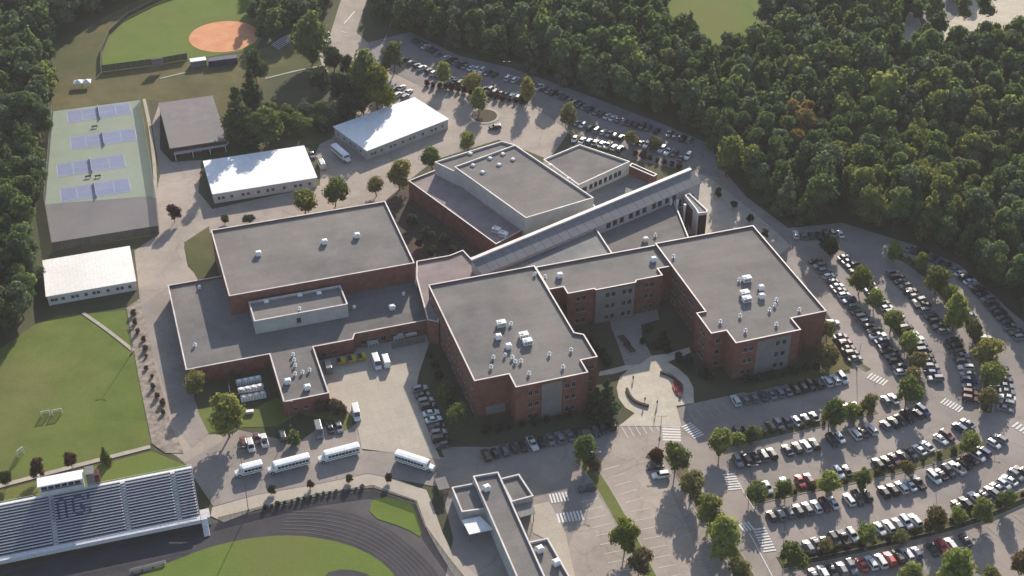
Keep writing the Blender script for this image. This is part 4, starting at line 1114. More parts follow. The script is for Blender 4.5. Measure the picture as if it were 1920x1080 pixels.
roof_units('auditorium roof', RZ(12.5), [(887, 308, 'dome'), (905, 321, 'dome'), (919, 295, 'dome'), (936, 307, 'dome'), (943, 287, 'dome'), (962, 297, 'dome')], R(-30))
roof_units('block behind the auditorium', RZ(11.4), [(882, 286, 'dome')], R(-30))
roof_units('pinkish roof beside the auditorium', RZ(7.0), [(931, 432, 'big'), (944, 440, 'big')], R(-30))
roof_units('dining block roof', RZ(7.4), [(1210, 450, 'mid'), (1229, 440, 'vent')])
roof_units('field house roof', RZ(6.0), [(912, 916, 'mid')], R(30))
roof_units('ticket office roof', RZ(4.6), [(1012, 1031, 'mid'), (1043, 1056, 'mid')], R(30))
# pair of white roof hatches on the parapet line
roof_units('library block roof', RZ(9.2), [(1032, 308, 'dome'), (1066, 333, 'dome')], R(-30))

# ================================================================== STADIUM
zF, zB = 3.2, 8.2
bR_ = P(360, 878, zB); bL_ = P(-70, 962, zB); fR_ = P(375, 966, zF)
al = Vector((bR_.x - bL_.x, bR_.y - bL_.y, 0)).normalized()
dn = Vector((al.y, -al.x, 0))                       # towards the track
depth = (Vector((fR_.x, fR_.y, 0)) - Vector((bR_.x, bR_.y, 0))).dot(dn)
Lb = (Vector((bR_.x, bR_.y, 0)) - Vector((bL_.x, bL_.y, 0))).length
so_ = Vector((bL_.x, bL_.y, 0))
st_rz = math.atan2(al.y, al.x)
bl = thing('bleachers', 'long aluminium stadium bleachers at the lower left', 'bleachers', so_, st_rz)
NR = 17
rise = (zB - zF) / (NR - 1); run = depth / NR
aisles = []
for px in (100, 236, 331):
    q_ = P(px, 1000 - px * .2, 6.0); aisles.append((Vector((q_.x, q_.y, 0)) - so_).dot(al))
cuts = [0.0] + [c for a in aisles for c in (a - .65, a + .65)] + [Lb - .3]
secs_ = [(cuts[i], cuts[i + 1]) for i in range(0, len(cuts), 2)]
for i in range(NR):
    y = -(i + .5) * run; z = zB - i * rise
    for (x0, x1) in secs_:
        MB().box(x0, y - .17, z + .40, x1, y + .17, z + .46).obj('bench_plank', 'aluminium', bl)
        MB().box(x0, y - run * .5 - .1, z - .05, x1, y - .19, z + .0).obj('foot_board', 'foot_board', bl)
    MB().box(0, y - run / 2 + .02, z - rise, Lb - .3, y - run / 2 + .06, z - .06).obj('riser', 'foot_board', bl)
for a in aisles:
    for i in range(NR):
        y = -(i + .5) * run; z = zB - i * rise
        MB().box(a - .6, y - run * .48, z - .1, a + .6, y + run * .48, z + .12).obj('aisle_step', 'unit_grey', bl)
# letters painted on the seats
GLY = {'I': ["1", "1", "1", "1", "1", "1", "1"], 'n': ["0110", "1001", "1001", "1001", "1001", "1001", "1001"],
       'G': ["01110", "10001", "10000", "10010", "10011", "10001", "01110"], ':': ["1", "1", "0", "0", "0", "1", "1"]}
gx = (P(95, 930, 7.5) - so_).dot(al); cell = .62
for ch, off in (('I', 0.0), ('n', 1.3), ('G', 5.0), (':', 8.8)):
    for r_, row in enumerate(GLY[ch]):
        for c_, b_ in enumerate(row):
            if b_ == '1':
                i = 2 + r_; y = -(i + .5) * run; z = zB - i * rise
                MB().box(gx + off + c_ * cell, y - .19, z + .465, gx + off + (c_ + 1) * cell - .02, y + .19, z + .49).obj('painted_seat', 'blue_paint', bl)
                MB().box(gx + off + c_ * cell, y - run * .48, z + .005, gx + off + (c_ + 1) * cell - .02, y - .2, z + .02).obj('painted_board', 'blue_paint', bl)
MB().box(0, -depth - 1.6, zF - .25, Lb, -depth - .05, zF - .1).obj('front_walkway', 'aluminium', bl)
MB().box(0, -depth - 1.65, 1.9, Lb, -depth - 1.6, zF - .1).obj('fascia', 'aluminium', bl)
def railing(name, x0, y0, z0, x1, y1, z1, n, parent, h=1.05):
    m = MB()
    a, b = Vector((x0, y0, z0)), Vector((x1, y1, z1))
    for k in (h, h * .55): m.tube(a + Vector((0, 0, k)), b + Vector((0, 0, k)), .035, .035, 5)
    for k in range(n + 1):
        p = a.lerp(b, k / n); m.tube(p, p + Vector((0, 0, h)), .03, .03, 5)
    return m.obj(name, 'white_metal', parent)
railing('front_railing', 0, -depth - 1.55, zF - .1, Lb, -depth - 1.55, zF - .1, 40, bl)
railing('back_railing', 0, .1, zB + .05, Lb, .1, zB + .05, 40, bl, 1.2)
railing('side_railing', Lb - .1, .1, zB, Lb - .1, -depth - 1.5, zF - .2, 12, bl)
MB().box(0, .02, zB - .15, Lb, .75, zB + .12).obj('back_walkway', 'white_metal', bl)
for k in range(12):
    x = Lb * (k + .3) / 12
    m = MB(); m.tube((x, 0, 0), (x, 0, zB - .1), .12, .12, 6); m.tube((x, -depth * .5, 0), (x, -depth * .5, (zB + zF) / 2 - .6), .12, .12, 6); m.tube((x, 0, zB - .4), (x, -depth, zF - .5), .12, .12, 6)
    m.obj('support_frame', 'steel', bl)
m = MB()
for k in range(13): m.box(Lb + .1, -depth - 1.2 - k * .3, 2.6 - k * .2, Lb + 1.6, -depth - .9 - k * .3, 2.72 - k * .2)
m.obj('entry_steps', 'white_metal', bl)
MB().box(Lb + .05, -depth - .85, .1, Lb + 2.4, -depth + 2.4, 2.75).obj('entry_landing', 'unit_grey', bl)
MB().box(0, .08, 0, Lb, .18, zB - .2).obj('shadow_back_panel', 'panel_grey', bl)  # unseen wall added to block sun, so the stand's shadow falls solid
m = MB(); m.add([(Lb - .35, 0, 0), (Lb - .35, -depth, 0), (Lb - .35, -depth, zF - .5), (Lb - .35, 0, zB - .5), (Lb - .25, 0, 0), (Lb - .25, -depth, 0), (Lb - .25, -depth, zF - .5), (Lb - .25, 0, zB - .5)], [(0, 1, 2, 3), (7, 6, 5, 4), (0, 3, 7, 4), (1, 5, 6, 2), (3, 2, 6, 7)]); m.obj('shadow_side_panel', 'panel_grey', bl)  # end closure added to keep sun from streaking under the seats
# press box and lift tower on the back edge
pr0 = (P(72, 904, 12) - so_).dot(al); pr1 = (P(153, 888, 12) - so_).dot(al)
pbx = thing('press_box', 'white-roofed press box on top of the bleachers', 'press box', so_ + al * pr0, st_rz)
w_ = pr1 - pr0
MB().box(0, .6, 0, w_, 3.2, 11.4).obj('wall', 'stucco_pale', pbx)
MB().box(-.4, .15, 11.404, w_ + .4, 3.6, 11.75).obj('roof', 'roof_white', pbx)
for k in range(6): MB().box(.4 + k * (w_ - .8) / 6, .55, 10.0, .4 + (k + .86) * (w_ - .8) / 6, .598, 11.1).obj('window', 'glass', pbx)
MB().box(.3, .56, 9.5, w_ - .3, .597, 9.9).obj('sign_band', 'blue_paint', pbx)
lt = thing('lift_tower', 'narrow grey and brown lift tower beside the press box', 'tower', so_ + al * (pr1 + .9), st_rz)
MB().box(0, .7, 0, 2.0, 3.6, 12.2).obj('shaft', 'panel_grey', lt); MB().box(2.003, .9, 0, 3.2, 3.2, 11.3).obj('stair_enclosure', 'brick_dark', lt); MB().box(-.1, .6, 12.203, 2.1, 3.7, 12.4).obj('cap', 'roof_grey', lt)

# ================================================================== SMALL THINGS
def chain_fence(label, px, h, screen='chain_link', step=3.0, name='chain_fence', cat='fence', z0=.05):
    line = [Vector(p) for p in plan(px)]
    org = Vector((*line[0], 0))
    t = thing(name, label, cat, org)
    for a, b in zip(line[:-1], line[1:]):
        L = (b - a).length; n = max(1, round(L / step)); u = (b - a) / n
        for k in range(n):
            p, q = a + u * k, a + u * (k + 1)
            p, q = p - org.xy, q - org.xy
            MB().tube((p.x, p.y, z0), (p.x, p.y, h), .05, .05, 6).obj('post', 'steel', t)
            nrm = Vector((-u.y, u.x)).normalized() * .015
            MB().prism(ccw([tuple(p - nrm), tuple(q - nrm), tuple(q + nrm), tuple(p + nrm)]), z0 + .1, h - .05, 0, 0, True).obj('mesh_panel', screen, t)
        m = MB(); m.tube((*(a - org.xy), h), (*(b - org.xy), h), .04, .04, 6); m.obj('top_rail', 'steel', t)
    return t
chain_fence('screened fence along the lower edge of the practice pad', [(100, 470), (298, 438)], 3.2, 'wind_screen')
chain_fence('chain fence on the right side of the tennis courts', [(299, 437), (292, 368), (263, 190)], 3.0)
chain_fence('chain fence on the left side of the tennis courts', [(100, 470), (85, 382), (100, 210)], 3.0)
chain_fence('dark outfield fence curving around the ball field', [(190, 134), (191, 100), (205, 66), (240, 33), (300, 3), (350, -14)], 2.2, 'wind_screen', 4.0)
chain_fence('dark backstop fence along the lower edge of the ball field', [(192, 135), (300, 121), (352, 112)], 3.0, 'wind_screen', 3.0)
chain_fence('chain fence between the bus lane walk and the track', [(410, 978), (500, 955), (600, 932), (700, 917), (782, 946), (800, 995), (840, 1050), (880, 1100)], 1.5, 'chain_link', 3.0)
chain_fence('low fence between the lowest two parking rows', [(1470, 1062), (1600, 1036), (1760, 1000), (1860, 965), (1960, 920)], 1.1, 'wind_screen', 3.0)
chain_fence('fence around the chillers beside the service block', [(428, 705), (432, 745), (436, 752), (505, 742)], 2.4, 'wind_screen', 2.5)
# tennis nets
for i, (cx, cy) in enumerate(((186, 212), (194, 261), (171, 311), (179, 357))):
    c = P(cx, cy); t = thing('tennis_net', f'net across the {ORD[i]} tennis court from the top', 'tennis net', (c.x, c.y, .13), R(18.3), 'tennis nets')
    MB().box(-.02, -5.4, .1, .02, 5.4, 1.0).obj('mesh', 'net', t)
    MB().box(-.035, -5.4, 1.003, .035, 5.4, 1.09).obj('band', 'white_metal', t)
    for s in (-1, 1): MB().tube((0, s * 5.5, 0), (0, s * 5.5, 1.15), .06, .06, 8).obj('post', 'steel', t)
# courtside bench pairs
for i, (x, y) in enumerate(((178, 240), (166, 334), (184, 333))):
    c = P(x, y); t = thing('bench', ('dark bench between the upper two tennis courts', 'left dark bench between the lower two tennis courts', 'right dark bench between the lower two tennis courts')[i], 'bench', (c.x, c.y, .13), R(18.3))
    MB().box(-1.1, -.2, .42, 1.1, .2, .48).obj('seat', 'steel', t)
    for s in (-.8, .8): MB().box(s - .05, -.18, 0, s + .05, .18, .42).obj('leg', 'steel', t)
    MB().box(-1.1, .18, .5, 1.1, .24, .9).obj('backrest', 'steel', t)
# ball field: dugouts, scoreboard, tents
def dugout(name, label, a, b, h, rm, wm):
    A, B = P(*a, h), P(*b, h); c = (A + B) / 2; rz = math.atan2(B.y - A.y, B.x - A.x); L = (B - A).length / 2
    t = thing(name, label, 'dugout', (c.x, c.y, 0), rz)
    MB().box(-L, -1.6, h - .2, L, 1.6, h).obj('roof', rm, t); MB().box(-L + .1, -1.45, 0, L - .1, -1.25, h - .203).obj('back_wall', wm, t)
    for s in (-1, 1): MB().box(s * (L - .15) - .1, -1.245, 0, s * (L - .15) + .1, 1.3, h - .203).obj('side_wall', wm, t)
    MB().box(-L + .4, -1.2, .05, L - .4, -.7, .45).obj('bench', 'wood', t)
dugout('dugout', 'white-roofed dugout at the lower edge of the ball field', (356, 113), (386, 109), 2.8, 'roof_white', 'panel_grey')
dugout('dugout', 'dark blue dugout right of the white-roofed one', (390, 112), (444, 105), 2.8, 'navy_dull', 'navy_dull')
c = P(298, 132); t = thing('scoreboard', 'grey scoreboard on posts at the lower edge of the ball field', 'scoreboard', (c.x, c.y, 0), R(18))
MB().box(-2.4, -.15, 2.0, 2.4, .15, 5.2).obj('panel', 'panel_grey', t); [MB().tube((s, 0, 0), (s, 0, 2.0), .12, .12, 8).obj('post', 'steel', t) for s in (-1.8, 1.8)]
MB().box(-2.2, -.18, 4.4, 2.2, -.153, 5.0).obj('header', 'steel', t)
for i, (x, y) in enumerate(((146, 153), (162, 152))):
    c = P(x, y, 2.2); t = thing('canopy_tent', ('left of two white canopy tents by the ball field', 'right of two white canopy tents by the ball field')[i], 'tent', (c.x, c.y, 0), R(10), 'white canopy tents')
    m = MB(); m.add([(-1.7, -1.7, 2.1), (1.7, -1.7, 2.1), (1.7, 1.7, 2.1), (-1.7, 1.7, 2.1), (0, 0, 3.1), (-1.7, -1.7, 1.8), (1.7, -1.7, 1.8), (1.7, 1.7, 1.8), (-1.7, 1.7, 1.8)], [(0, 1, 4), (1, 2, 4), (2, 3, 4), (3, 0, 4), (5, 6, 1, 0), (6, 7, 2, 1), (7, 8, 3, 2), (8, 5, 0, 3)]); m.obj('canopy', 'roof_white', t)
    for sx in (-1.6, 1.6):
        for sy in (-1.6, 1.6): MB().tube((sx, sy, 0), (sx, sy, 2.1), .04, .04, 6).obj('pole', 'steel', t)
# bits on the playing lawn
def goal(label, x, y, rz, w, h, d_):
    c = P(x, y); t = thing('goal', label, 'goal', (c.x, c.y, .03), rz, 'white goals on the lawn')
    for s in (-1, 1): MB().tube((s * w / 2, 0, 0), (s * w / 2, 0, h), .11, .11, 8).obj('post', 'white_metal', t); MB().tube((s * w / 2, 0, h), (s * w / 2, d_, 0), .07, .07, 6).obj('stay', 'white_metal', t)
    MB().tube((-w / 2, 0, h), (w / 2, 0, h), .11, .11, 8).obj('crossbar', 'white_metal', t)
    m = MB(); m.add([(-w / 2, 0, h), (w / 2, 0, h), (w / 2, d_, .05), (-w / 2, d_, .05)], [(0, 1, 2, 3)]); m.obj('net', 'white_net', t)
goal('left of two small white goals side by side on the lawn', 86, 780, R(20), 2.2, 1.8, 1.2)
goal('right of two small white goals side by side on the lawn', 108, 777, R(20), 2.6, 1.8, 1.2)
goal('white square goal frame near the bleachers walk', 40, 854, R(60), 2.0, 2.4, 1.0)
# light poles
def pole(label, x, y, h, arms=1, kind='light_pole', rz=0.0, gp='lamp posts in the lots'):
    c = P(x, y); t = thing(kind, label, 'light pole', (c.x, c.y, .05), rz, gp)
    MB().tube((0, 0, 0), (0, 0, h), .11, .06, 8).obj('mast', 'steel', t)
    MB().tube((0, 0, 0), (0, 0, .6), .3, .3, 10).obj('footing', 'kerb', t)
    for k in range(arms):
        s = 1 if k == 0 else -1
        m = MB(); m.tube((0, 0, h - .1), (s * 1.1, 0, h + .1), .05, .05, 6); m.box(s * 1.1 - .32, -.15, h + .03, s * 1.1 + .32, .15, h + .14); m.obj('lamp_head', 'steel', t)
PL = [(466, 958, 22, 'tall stadium light pole between the bus lane and the track'), (248, 662, 9, 'light pole at the right edge of the lawn'), (545, 800, 9, 'light pole beside the yard bay'),
      (1237, 822, 8, 'light pole at the forecourt crosswalk'), (1852, 770, 9, 'light pole at the end of the curved tree strip'), (1716, 742, 9, 'light pole at the end of the inner curved strip'),
      (1606, 690, 9, 'light pole at the corner of the shaded row'), (1470, 1000, 9, 'light pole by the lower row trees'), (1622, 1032, 9, 'light pole in the middle of the lowest hedge'),
      (1405, 920, 9, 'light pole at the left end of the lawn strip'), (1750, 870, 9, 'light pole on the middle lawn strip'), (1115, 890, 8, 'light pole on the short median'), (905, 175, 8, 'light pole left in the upper lot'),
      (1160, 258, 8, 'light pole behind the library block'), (1265, 292, 8, 'light pole near the end of the corridor'), (950, 150, 8, 'light pole right in the upper lot')]
for x, y, h, lab in PL: pole(lab, x, y, h, 2 if h < 20 else 2)
# hedge shrubs, bins, chillers, benches come with the plants below
for i, (x, y) in enumerate(((640, 682), (660, 678), (679, 674))):
    c = P(x, y); t = thing('dumpster', ('left', 'middle', 'right')[i] + ' of three yellow dumpsters against the brick wall', 'dumpster', (c.x, c.y, .16), R(18.3), 'yellow dumpsters')
    m = MB(); m.add([(-1.1, -.75, .15), (1.1, -.75, .15), (1.1, .75, .15), (-1.1, .75, .15), (-1.2, -.95, 1.2), (1.2, -.95, 1.2), (1.2, .85, 1.6), (-1.2, .85, 1.6)], [(0, 1, 5, 4), (1, 2, 6, 5), (2, 3, 7, 6), (3, 0, 4, 7), (3, 2, 1, 0)]); m.obj('bin', 'yellow_bin', t)
    m = MB(); m.add([(-1.22, -.97, 1.21), (-.02, -.97, 1.21), (-.02, .87, 1.61), (-1.22, .87, 1.61)], [(0, 1, 2, 3)]); m.obj('lid', 'rubber_black', t)
    m = MB(); m.add([(.02, -.97, 1.21), (1.22, -.97, 1.21), (1.22, .87, 1.61), (.02, .87, 1.61)], [(0, 1, 2, 3)]); m.obj('lid', 'yellow_bin', t)
for i, (x, y) in enumerate(((466, 712), (470, 727), (475, 741))):
    c = P(x, y, 1.5); t = thing('chiller', ('rear', 'middle', 'front')[i] + ' of three louvred chillers in the shaded yard', 'chiller', (c.x, c.y, .07), R(18.3), 'louvred chillers')
    MB().box(-3.6, -.8, .2, 3.6, .8, 1.7).obj('cabinet', 'unit_grey', t)
    for k in range(9): MB().box(-3.5 + k * .8, -.86, .35, -3.1 + k * .8, -.803, 1.6).obj('louvre', 'white_metal', t)
    for k in range(4): MB().tube((-2.7 + k * 1.8, 0, 1.703), (-2.7 + k * 1.8, 0, 1.9), .6, .6, 14).obj('fan', 'white_metal', t)
# plaza walls: two curved benches and the planter
def arc_wall(label, px, h, w, m, name='curved_wall', cat='wall'):
    line = smooth_line(plan(px), 2); c = Vector(line[0]); t = thing(name, label, cat, (c.x, c.y, .2))
    MB().prism(ccw(strip([tuple(Vector(p) - c) for p in line], w)), 0, h, 0, 0).obj('wall', m, t)
    MB().prism(ccw(strip([tuple(Vector(p) - c) for p in line], w + .15)), h + .003, h + .1, 0, 0, True).obj('cap', 'bed' if m == 'brick_dark' else 'kerb', t)
arc_wall('dark curved seat wall on the left of the plaza', [(1175, 731), (1180, 745), (1192, 757), (1216, 764)], .55, .6, 'brick_dark')
arc_wall('dark curved seat wall on the right of the plaza', [(1238, 700), (1256, 706), (1271, 718), (1279, 733), (1274, 748)], .55, .6, 'brick_dark')
c = P(1271, 729); t = thing('planter_bed', 'reddish planter bed inside the right plaza wall', 'planter', (c.x, c.y, .2))
m = MB().prism([(1.5 * math.cos(a) * (1 + .1 * math.sin(3 * a)), 3.4 * math.sin(a)) for a in th], 0, .35); m.obj('bed', 'dark_red', t)
m = MB()
for k in range(60):
    a, r_ = crng.uniform(0, 6.28), crng.uniform(.1, 1) ** .5; x, y = 1.3 * r_ * math.cos(a), 3.1 * r_ * math.sin(a)
    m.tube((x, y, .3), (x + crng.uniform(-.1, .1), y, crng.uniform(.5, .8)), .16, .05, 5)
m.obj('flowers', 'dark_red', t)['kind'] = 'stuff'
for i, (x, y) in enumerate(((1170, 640), (1180, 655))):
    c = P(x, y); t = thing('planter_bed', ('upper', 'lower')[i] + ' dark planting bed in the courtyard walk', 'planter', (c.x, c.y, .2), R(-65))
    MB().box(-2.6, -1.3, 0, 2.6, 1.3, .4).obj('kerb', 'kerb', t); MB().box(-2.4, -1.1, .403, 2.4, 1.1, .45).obj('soil', 'bed', t)
c = P(271 * 0 + 278, 1066); t = thing('long_bench', 'pale team bench beside the running track', 'bench', (c.x, c.y, .1), R(20))
MB().box(-4.4, -.25, .45, 4.4, .25, .55).obj('seat', 'concrete_pale', t); [MB().box(s - .1, -.2, 0, s + .1, .2, .447).obj('leg', 'steel', t) for s in (-3.8, -1.3, 1.3, 3.8)]
MB().box(-4.4, .26, .6, 4.4, .32, 1.0).obj('backrest', 'concrete_pale', t)
c = P(468, 775); t = thing('pallet_stack', 'pale yellow crate by the big round tree', 'crate', (c.x, c.y, .1), R(10))
MB().box(-1.2, -.5, 0, 1.2, .5, .8).obj('box', 'concrete_pale', t); MB().box(-1.25, -.55, .803, 1.25, .55, .9).obj('lid', 'roof_white_warm', t)

# ================================================================== PEOPLE on the plaza
def person(label, x, y, rz, shirt, legs, stride=.18):
    c = P(x, y); t = thing('person', label, 'person', (c.x, c.y, .21), rz, 'people on the plaza')
    def skin_body(nm, joints, edges, m, parent):
        me = bpy.data.meshes.new(nm); me.from_pydata([j[0] for j in joints], edges, []); o = new_obj(nm, me, parent)
        me.materials.append(MATS[m])
        md = o.modifiers.new('skin', 'SKIN')
        for v, j in zip(me.skin_vertices[0].data, joints): v.radius = (j[1], j[1] if len(j) < 3 else j[2])
        me.skin_vertices[0].data[0].use_root = True
        o.modifiers.new('sub', 'SUBSURF').levels = 1
        return o
    J = [((0, 0, .95), .15, .11), ((0, 0, 1.2), .14, .10), ((0, 0, 1.42), .15, .10), ((0, .0, 1.53), .06), ((0, .01, 1.62), .09), ((0, .01, 1.75), .08),
         ((.10, 0, .88), .09), ((.11, stride, .48), .065), ((.11, stride * .6, .06), .05), ((.11, stride * .6 + .14, .04), .04),
         ((-.10, 0, .88), .09), ((-.11, -stride * .3, .48), .065), ((-.11, -stride, .08), .05), ((-.11, -stride + .14, .04), .04),
         ((.21, 0, 1.40), .06), ((.26, -.06, 1.12), .045), ((.27, .06, .88), .035), ((.27, .09, .78), .04),
         ((-.21, 0, 1.40), .06), ((-.26, .04, 1.12), .045), ((-.27, .14, .90), .035), ((-.27, .18, .80), .04)]
    E_ = [(0, 1), (1, 2), (2, 3), (3, 4), (4, 5), (0, 6), (6, 7), (7, 8), (8, 9), (0, 10), (10, 11), (11, 12), (12, 13), (2, 14), (14, 15), (15, 16), (16, 17), (2, 18), (18, 19), (19, 20), (20, 21)]
    b = skin_body('body', J, E_, 'skin', t)
    s = skin_body('shirt', [((0, 0, .98), .17, .13), ((0, 0, 1.2), .16, .12), ((0, 0, 1.44), .16, .115), ((.22, 0, 1.40), .08), ((.26, -.05, 1.16), .065), ((-.22, 0, 1.40), .08), ((-.26, .03, 1.16), .065)], [(0, 1), (1, 2), (2, 3), (3, 4), (2, 5), (5, 6)], 'matte_paint', t); s.color = (*shirt, 1)
    g = skin_body('trousers', [((0, 0, .96), .165, .125), ((.10, 0, .86), .105), ((.11, stride, .48), .08), ((.11, stride * .6, .12), .065), ((-.10, 0, .86), .105), ((-.11, -stride * .3, .48), .08), ((-.11, -stride, .14), .065)], [(0, 1), (1, 2), (2, 3), (0, 4), (4, 5), (5, 6)], 'matte_paint', t); g.color = (*legs, 1)
    hh = skin_body('hair', [((0, -.02, 1.69), .10), ((0, -.02, 1.78), .085)], [(0, 1)], 'rubber_black', t)
person('person in dark clothes standing near the left plaza wall', 1209, 754, R(30), (.03, .03, .05), (.02, .02, .04))
person('person in grey walking beside the left plaza wall', 1206, 765, R(200), (.12, .12, .13), (.03, .03, .06))
person('person in dark top on the sunlit middle of the plaza', 1232, 760, R(10), (.05, .03, .03), (.04, .05, .10))
person('person in blue crossing at the foot of the plaza', 1228, 782, R(80), (.05, .08, .2), (.03, .03, .04))
person('person in the shade at the left rim of the plaza', 1187, 714, R(150), (.1, .05, .05), (.02, .02, .03))

# mechanical yard in the corner behind the loading bay, small stand by the ball field
for i, (x, y, lab) in enumerate(((748, 640, 'grey generator box in the shaded corner of the loading yard'), (700, 650, 'grey transformer cabinet against the loading yard wall'))):
    c = P(x, y); t = thing('utility_cabinet', lab, 'cabinet', (c.x, c.y, .16), R(18.3))
    MB().box(-1.6, -.8, .1, 1.6, .8, 1.7).obj('cabinet', 'unit_grey', t); MB().box(-1.7, -.9, 0, 1.7, .9, .1).obj('pad', 'kerb', t)
    for k in range(3): MB().box(-1.4 + k * .98, -.83, .3, -.6 + k * .98, -.803, 1.5).obj('door', 'panel_grey', t)
c = P(770, 632); t = thing('storage_tank', 'horizontal grey tank near the left wing wall', 'tank', (c.x, c.y, .16), R(18.3))
MB().tube((-1.8, 0, 1.1), (1.8, 0, 1.1), .8, .8, 16).obj('shell', 'unit_grey', t)
for s_ in (-1.2, 1.2): MB().box(s_ - .15, -.6, 0, s_ + .15, .6, .7).obj('saddle', 'steel', t)
chain_fence('fence across the mechanical yard corner', [(735, 655), (797, 642)], 2.0, 'chain_link', 2.5)
c = P(528, 84); t = thing('small_stand', 'small grey spectator stand right of the clay infield', 'bleachers', (c.x, c.y, .05), R(62))
for k in range(5):
    MB().box(-5, -2 + k * .75, .3 + k * .35, 5, -1.65 + k * .75, .38 + k * .35).obj('bench_plank', 'aluminium', t)
    MB().box(-5, -1.62 + k * .75, .1 + k * .35, 5, -1.3 + k * .75, .16 + k * .35).obj('foot_board', 'foot_board', t)
for s_ in (-4, 0, 4):
    m = MB(); m.tube((s_, -2, 0), (s_, 1.6, 1.8), .06, .06, 6); m.tube((s_, 1.5, 0), (s_, 1.5, 1.8), .06, .06, 6); m.obj('support_frame', 'steel', t)
# ================================================================== TREES
def ico(sub=1):
    bm = bmesh.new(); bmesh.ops.create_icosphere(bm, subdivisions=sub, radius=1.0)
    v = np.array([x.co for x in bm.verts]); f = np.array([[a.index for a in x.verts] for x in bm.faces]); bm.free()
    return v, f
ICO_V, ICO_F = ico(1)

def crown_arrays(seed, H, Rr, base, kind, nleaf, leaf):
    """quads (leaf clumps) over uneven lobes, plus smaller closed lobes that hold the shade; returns verts, quads, tris"""
    rg = np.random.default_rng(seed)
    lobes = []
    if kind == 'broad':
        n = 13
        for i in range(n):
            z = base + (H - base) * (.18 + .68 * rg.random())
            t = (z - base) / (H - base)
            rad = Rr * np.sqrt(max(0.05, 1 - (2 * t - .85) ** 2 * .8)) * .58
            a = rg.random() * 6.283 + i * 2.4
            rr = rad * (.35 + .85 * rg.random())
            lobes.append((rr * np.cos(a), rr * np.sin(a), z, Rr * (.24 + .30 * rg.random())))
        lobes.append((0, 0, H - Rr * .45, Rr * .5)); lobes.append((0, 0, base + (H - base) * .45, Rr * .62))
    elif kind == 'oval':
        n = 12
        for i in range(n):
            t = (i + .5) / n; z = base + (H - base) * (.08 + .84 * t)
            rad = Rr * np.sin(np.pi * (.18 + .72 * t)) * .5
            a = i * 2.4 + rg.random()
            lobes.append((rad * np.cos(a), rad * np.sin(a), z, Rr * (.32 + .2 * np.sin(np.pi * (.15 + .75 * t)) + .08 * rg.random())))
    else:  # conifer
        n = 15
        for i in range(n):
            t = i / (n - 1); z = base + (H - base) * (.05 + .88 * t)
            rad = Rr * (1 - t) ** .85 * .62
            a = i * 2.4 + rg.random()
            lobes.append((rad * np.cos(a), rad * np.sin(a), z, max(.5, Rr * (.46 * (1 - t) + .14))))
    lobes = np.array(lobes)
    w = lobes[:, 3] ** 2; w /= w.sum()
    idx = rg.choice(len(lobes), nleaf, p=w)
    dirv = rg.normal(size=(nleaf, 3)); dirv[:, 2] += .25; dirv /= np.linalg.norm(dirv, axis=1)[:, None]
    rad = lobes[idx, 3] * (.80 + .32 * rg.random(nleaf))
    cen = lobes[idx, :3] + dirv * rad[:, None] * np.array([1, 1, .88])
    nr = dirv + rg.normal(size=(nleaf, 3)) * .34; nr /= np.linalg.norm(nr, axis=1)[:, None]
    ref = rg.normal(size=(nleaf, 3)); tx = np.cross(nr, ref); tx /= np.linalg.norm(tx, axis=1)[:, None]; ty = np.cross(nr, tx)
    s = leaf * (.55 + .8 * rg.random(nleaf)); s2 = s * (.6 + .5 * rg.random(nleaf))
    q = np.stack([cen - tx * s[:, None] * .5, cen + ty * s2[:, None] * .5 + nr * .08, cen + tx * s[:, None] * .5, cen - ty * s2[:, None] * .5 + nr * .05], 1).reshape(-1, 3)
    quads = np.arange(nleaf * 4).reshape(-1, 4)
    cv, cf = [], []
    for k, l in enumerate(lobes):
        jit = 1 + .18 * (rg.random(len(ICO_V)) - .5)
        cv.append(ICO_V * (l[3] * .80 * jit)[:, None] * np.array([1, 1, .88]) + l[:3]); cf.append(ICO_F + k * len(ICO_V))
    cv = np.concatenate(cv); cf = np.concatenate(cf) + len(q)
    return np.concatenate([q, cv]), quads, cf

def np_mesh(name, v, quads, tris, m, tint=None):
    me = bpy.data.meshes.new(name)
    nq, nt = len(quads), len(tris)
    me.vertices.add(len(v)); me.vertices.foreach_set('co', np.asarray(v, np.float32).ravel())
    me.loops.add(nq * 4 + nt * 3)
    me.loops.foreach_set('vertex_index', np.concatenate([np.asarray(quads).ravel(), np.asarray(tris).ravel()]).astype(np.int32))
    me.polygons.add(nq + nt)
    me.polygons.foreach_set('loop_start', np.concatenate([np.arange(nq) * 4, nq * 4 + np.arange(nt) * 3]).astype(np.int32))
    me.polygons.foreach_set('loop_total', np.concatenate([np.full(nq, 4), np.full(nt, 3)]).astype(np.int32))
    me.materials.append(MATS[m])
    me.update(calc_edges=True)
    if tint is not None:
        at = me.color_attributes.new('tint', 'FLOAT_COLOR', 'POINT')
        at.data.foreach_set('color', np.asarray(tint, np.float32).ravel())
    return me

def trunk_mesh(seed, H, base, r, kind):
    rg = random.Random(seed); m = MB()
    top = H * .8
    if kind == 'conifer':
        m.tube((0, 0, 0), (0, 0, top), r, r * .25, 8)
        for k in range(5):
            a = k * 2.4; z = base + (top - base) * k / 5
            m.tube((0, 0, z), (math.cos(a) * r * 5, math.sin(a) * r * 5, z + .3), r * .3, r * .1, 5)
    else:
        bend = (rg.uniform(-.3, .3), rg.uniform(-.3, .3), base + .6)
        m.tube((0, 0, 0), bend, r, r * .75, 8)
        for k in range(5):
            a = k * 1.256 + rg.random(); l = (H - base) * rg.uniform(.35, .55)
            m.tube(bend, (bend[0] + math.cos(a) * l * .55, bend[1] + math.sin(a) * l * .55, bend[2] + l), r * .55, r * .15, 6)
    return m.mesh('trunk', 'bark')

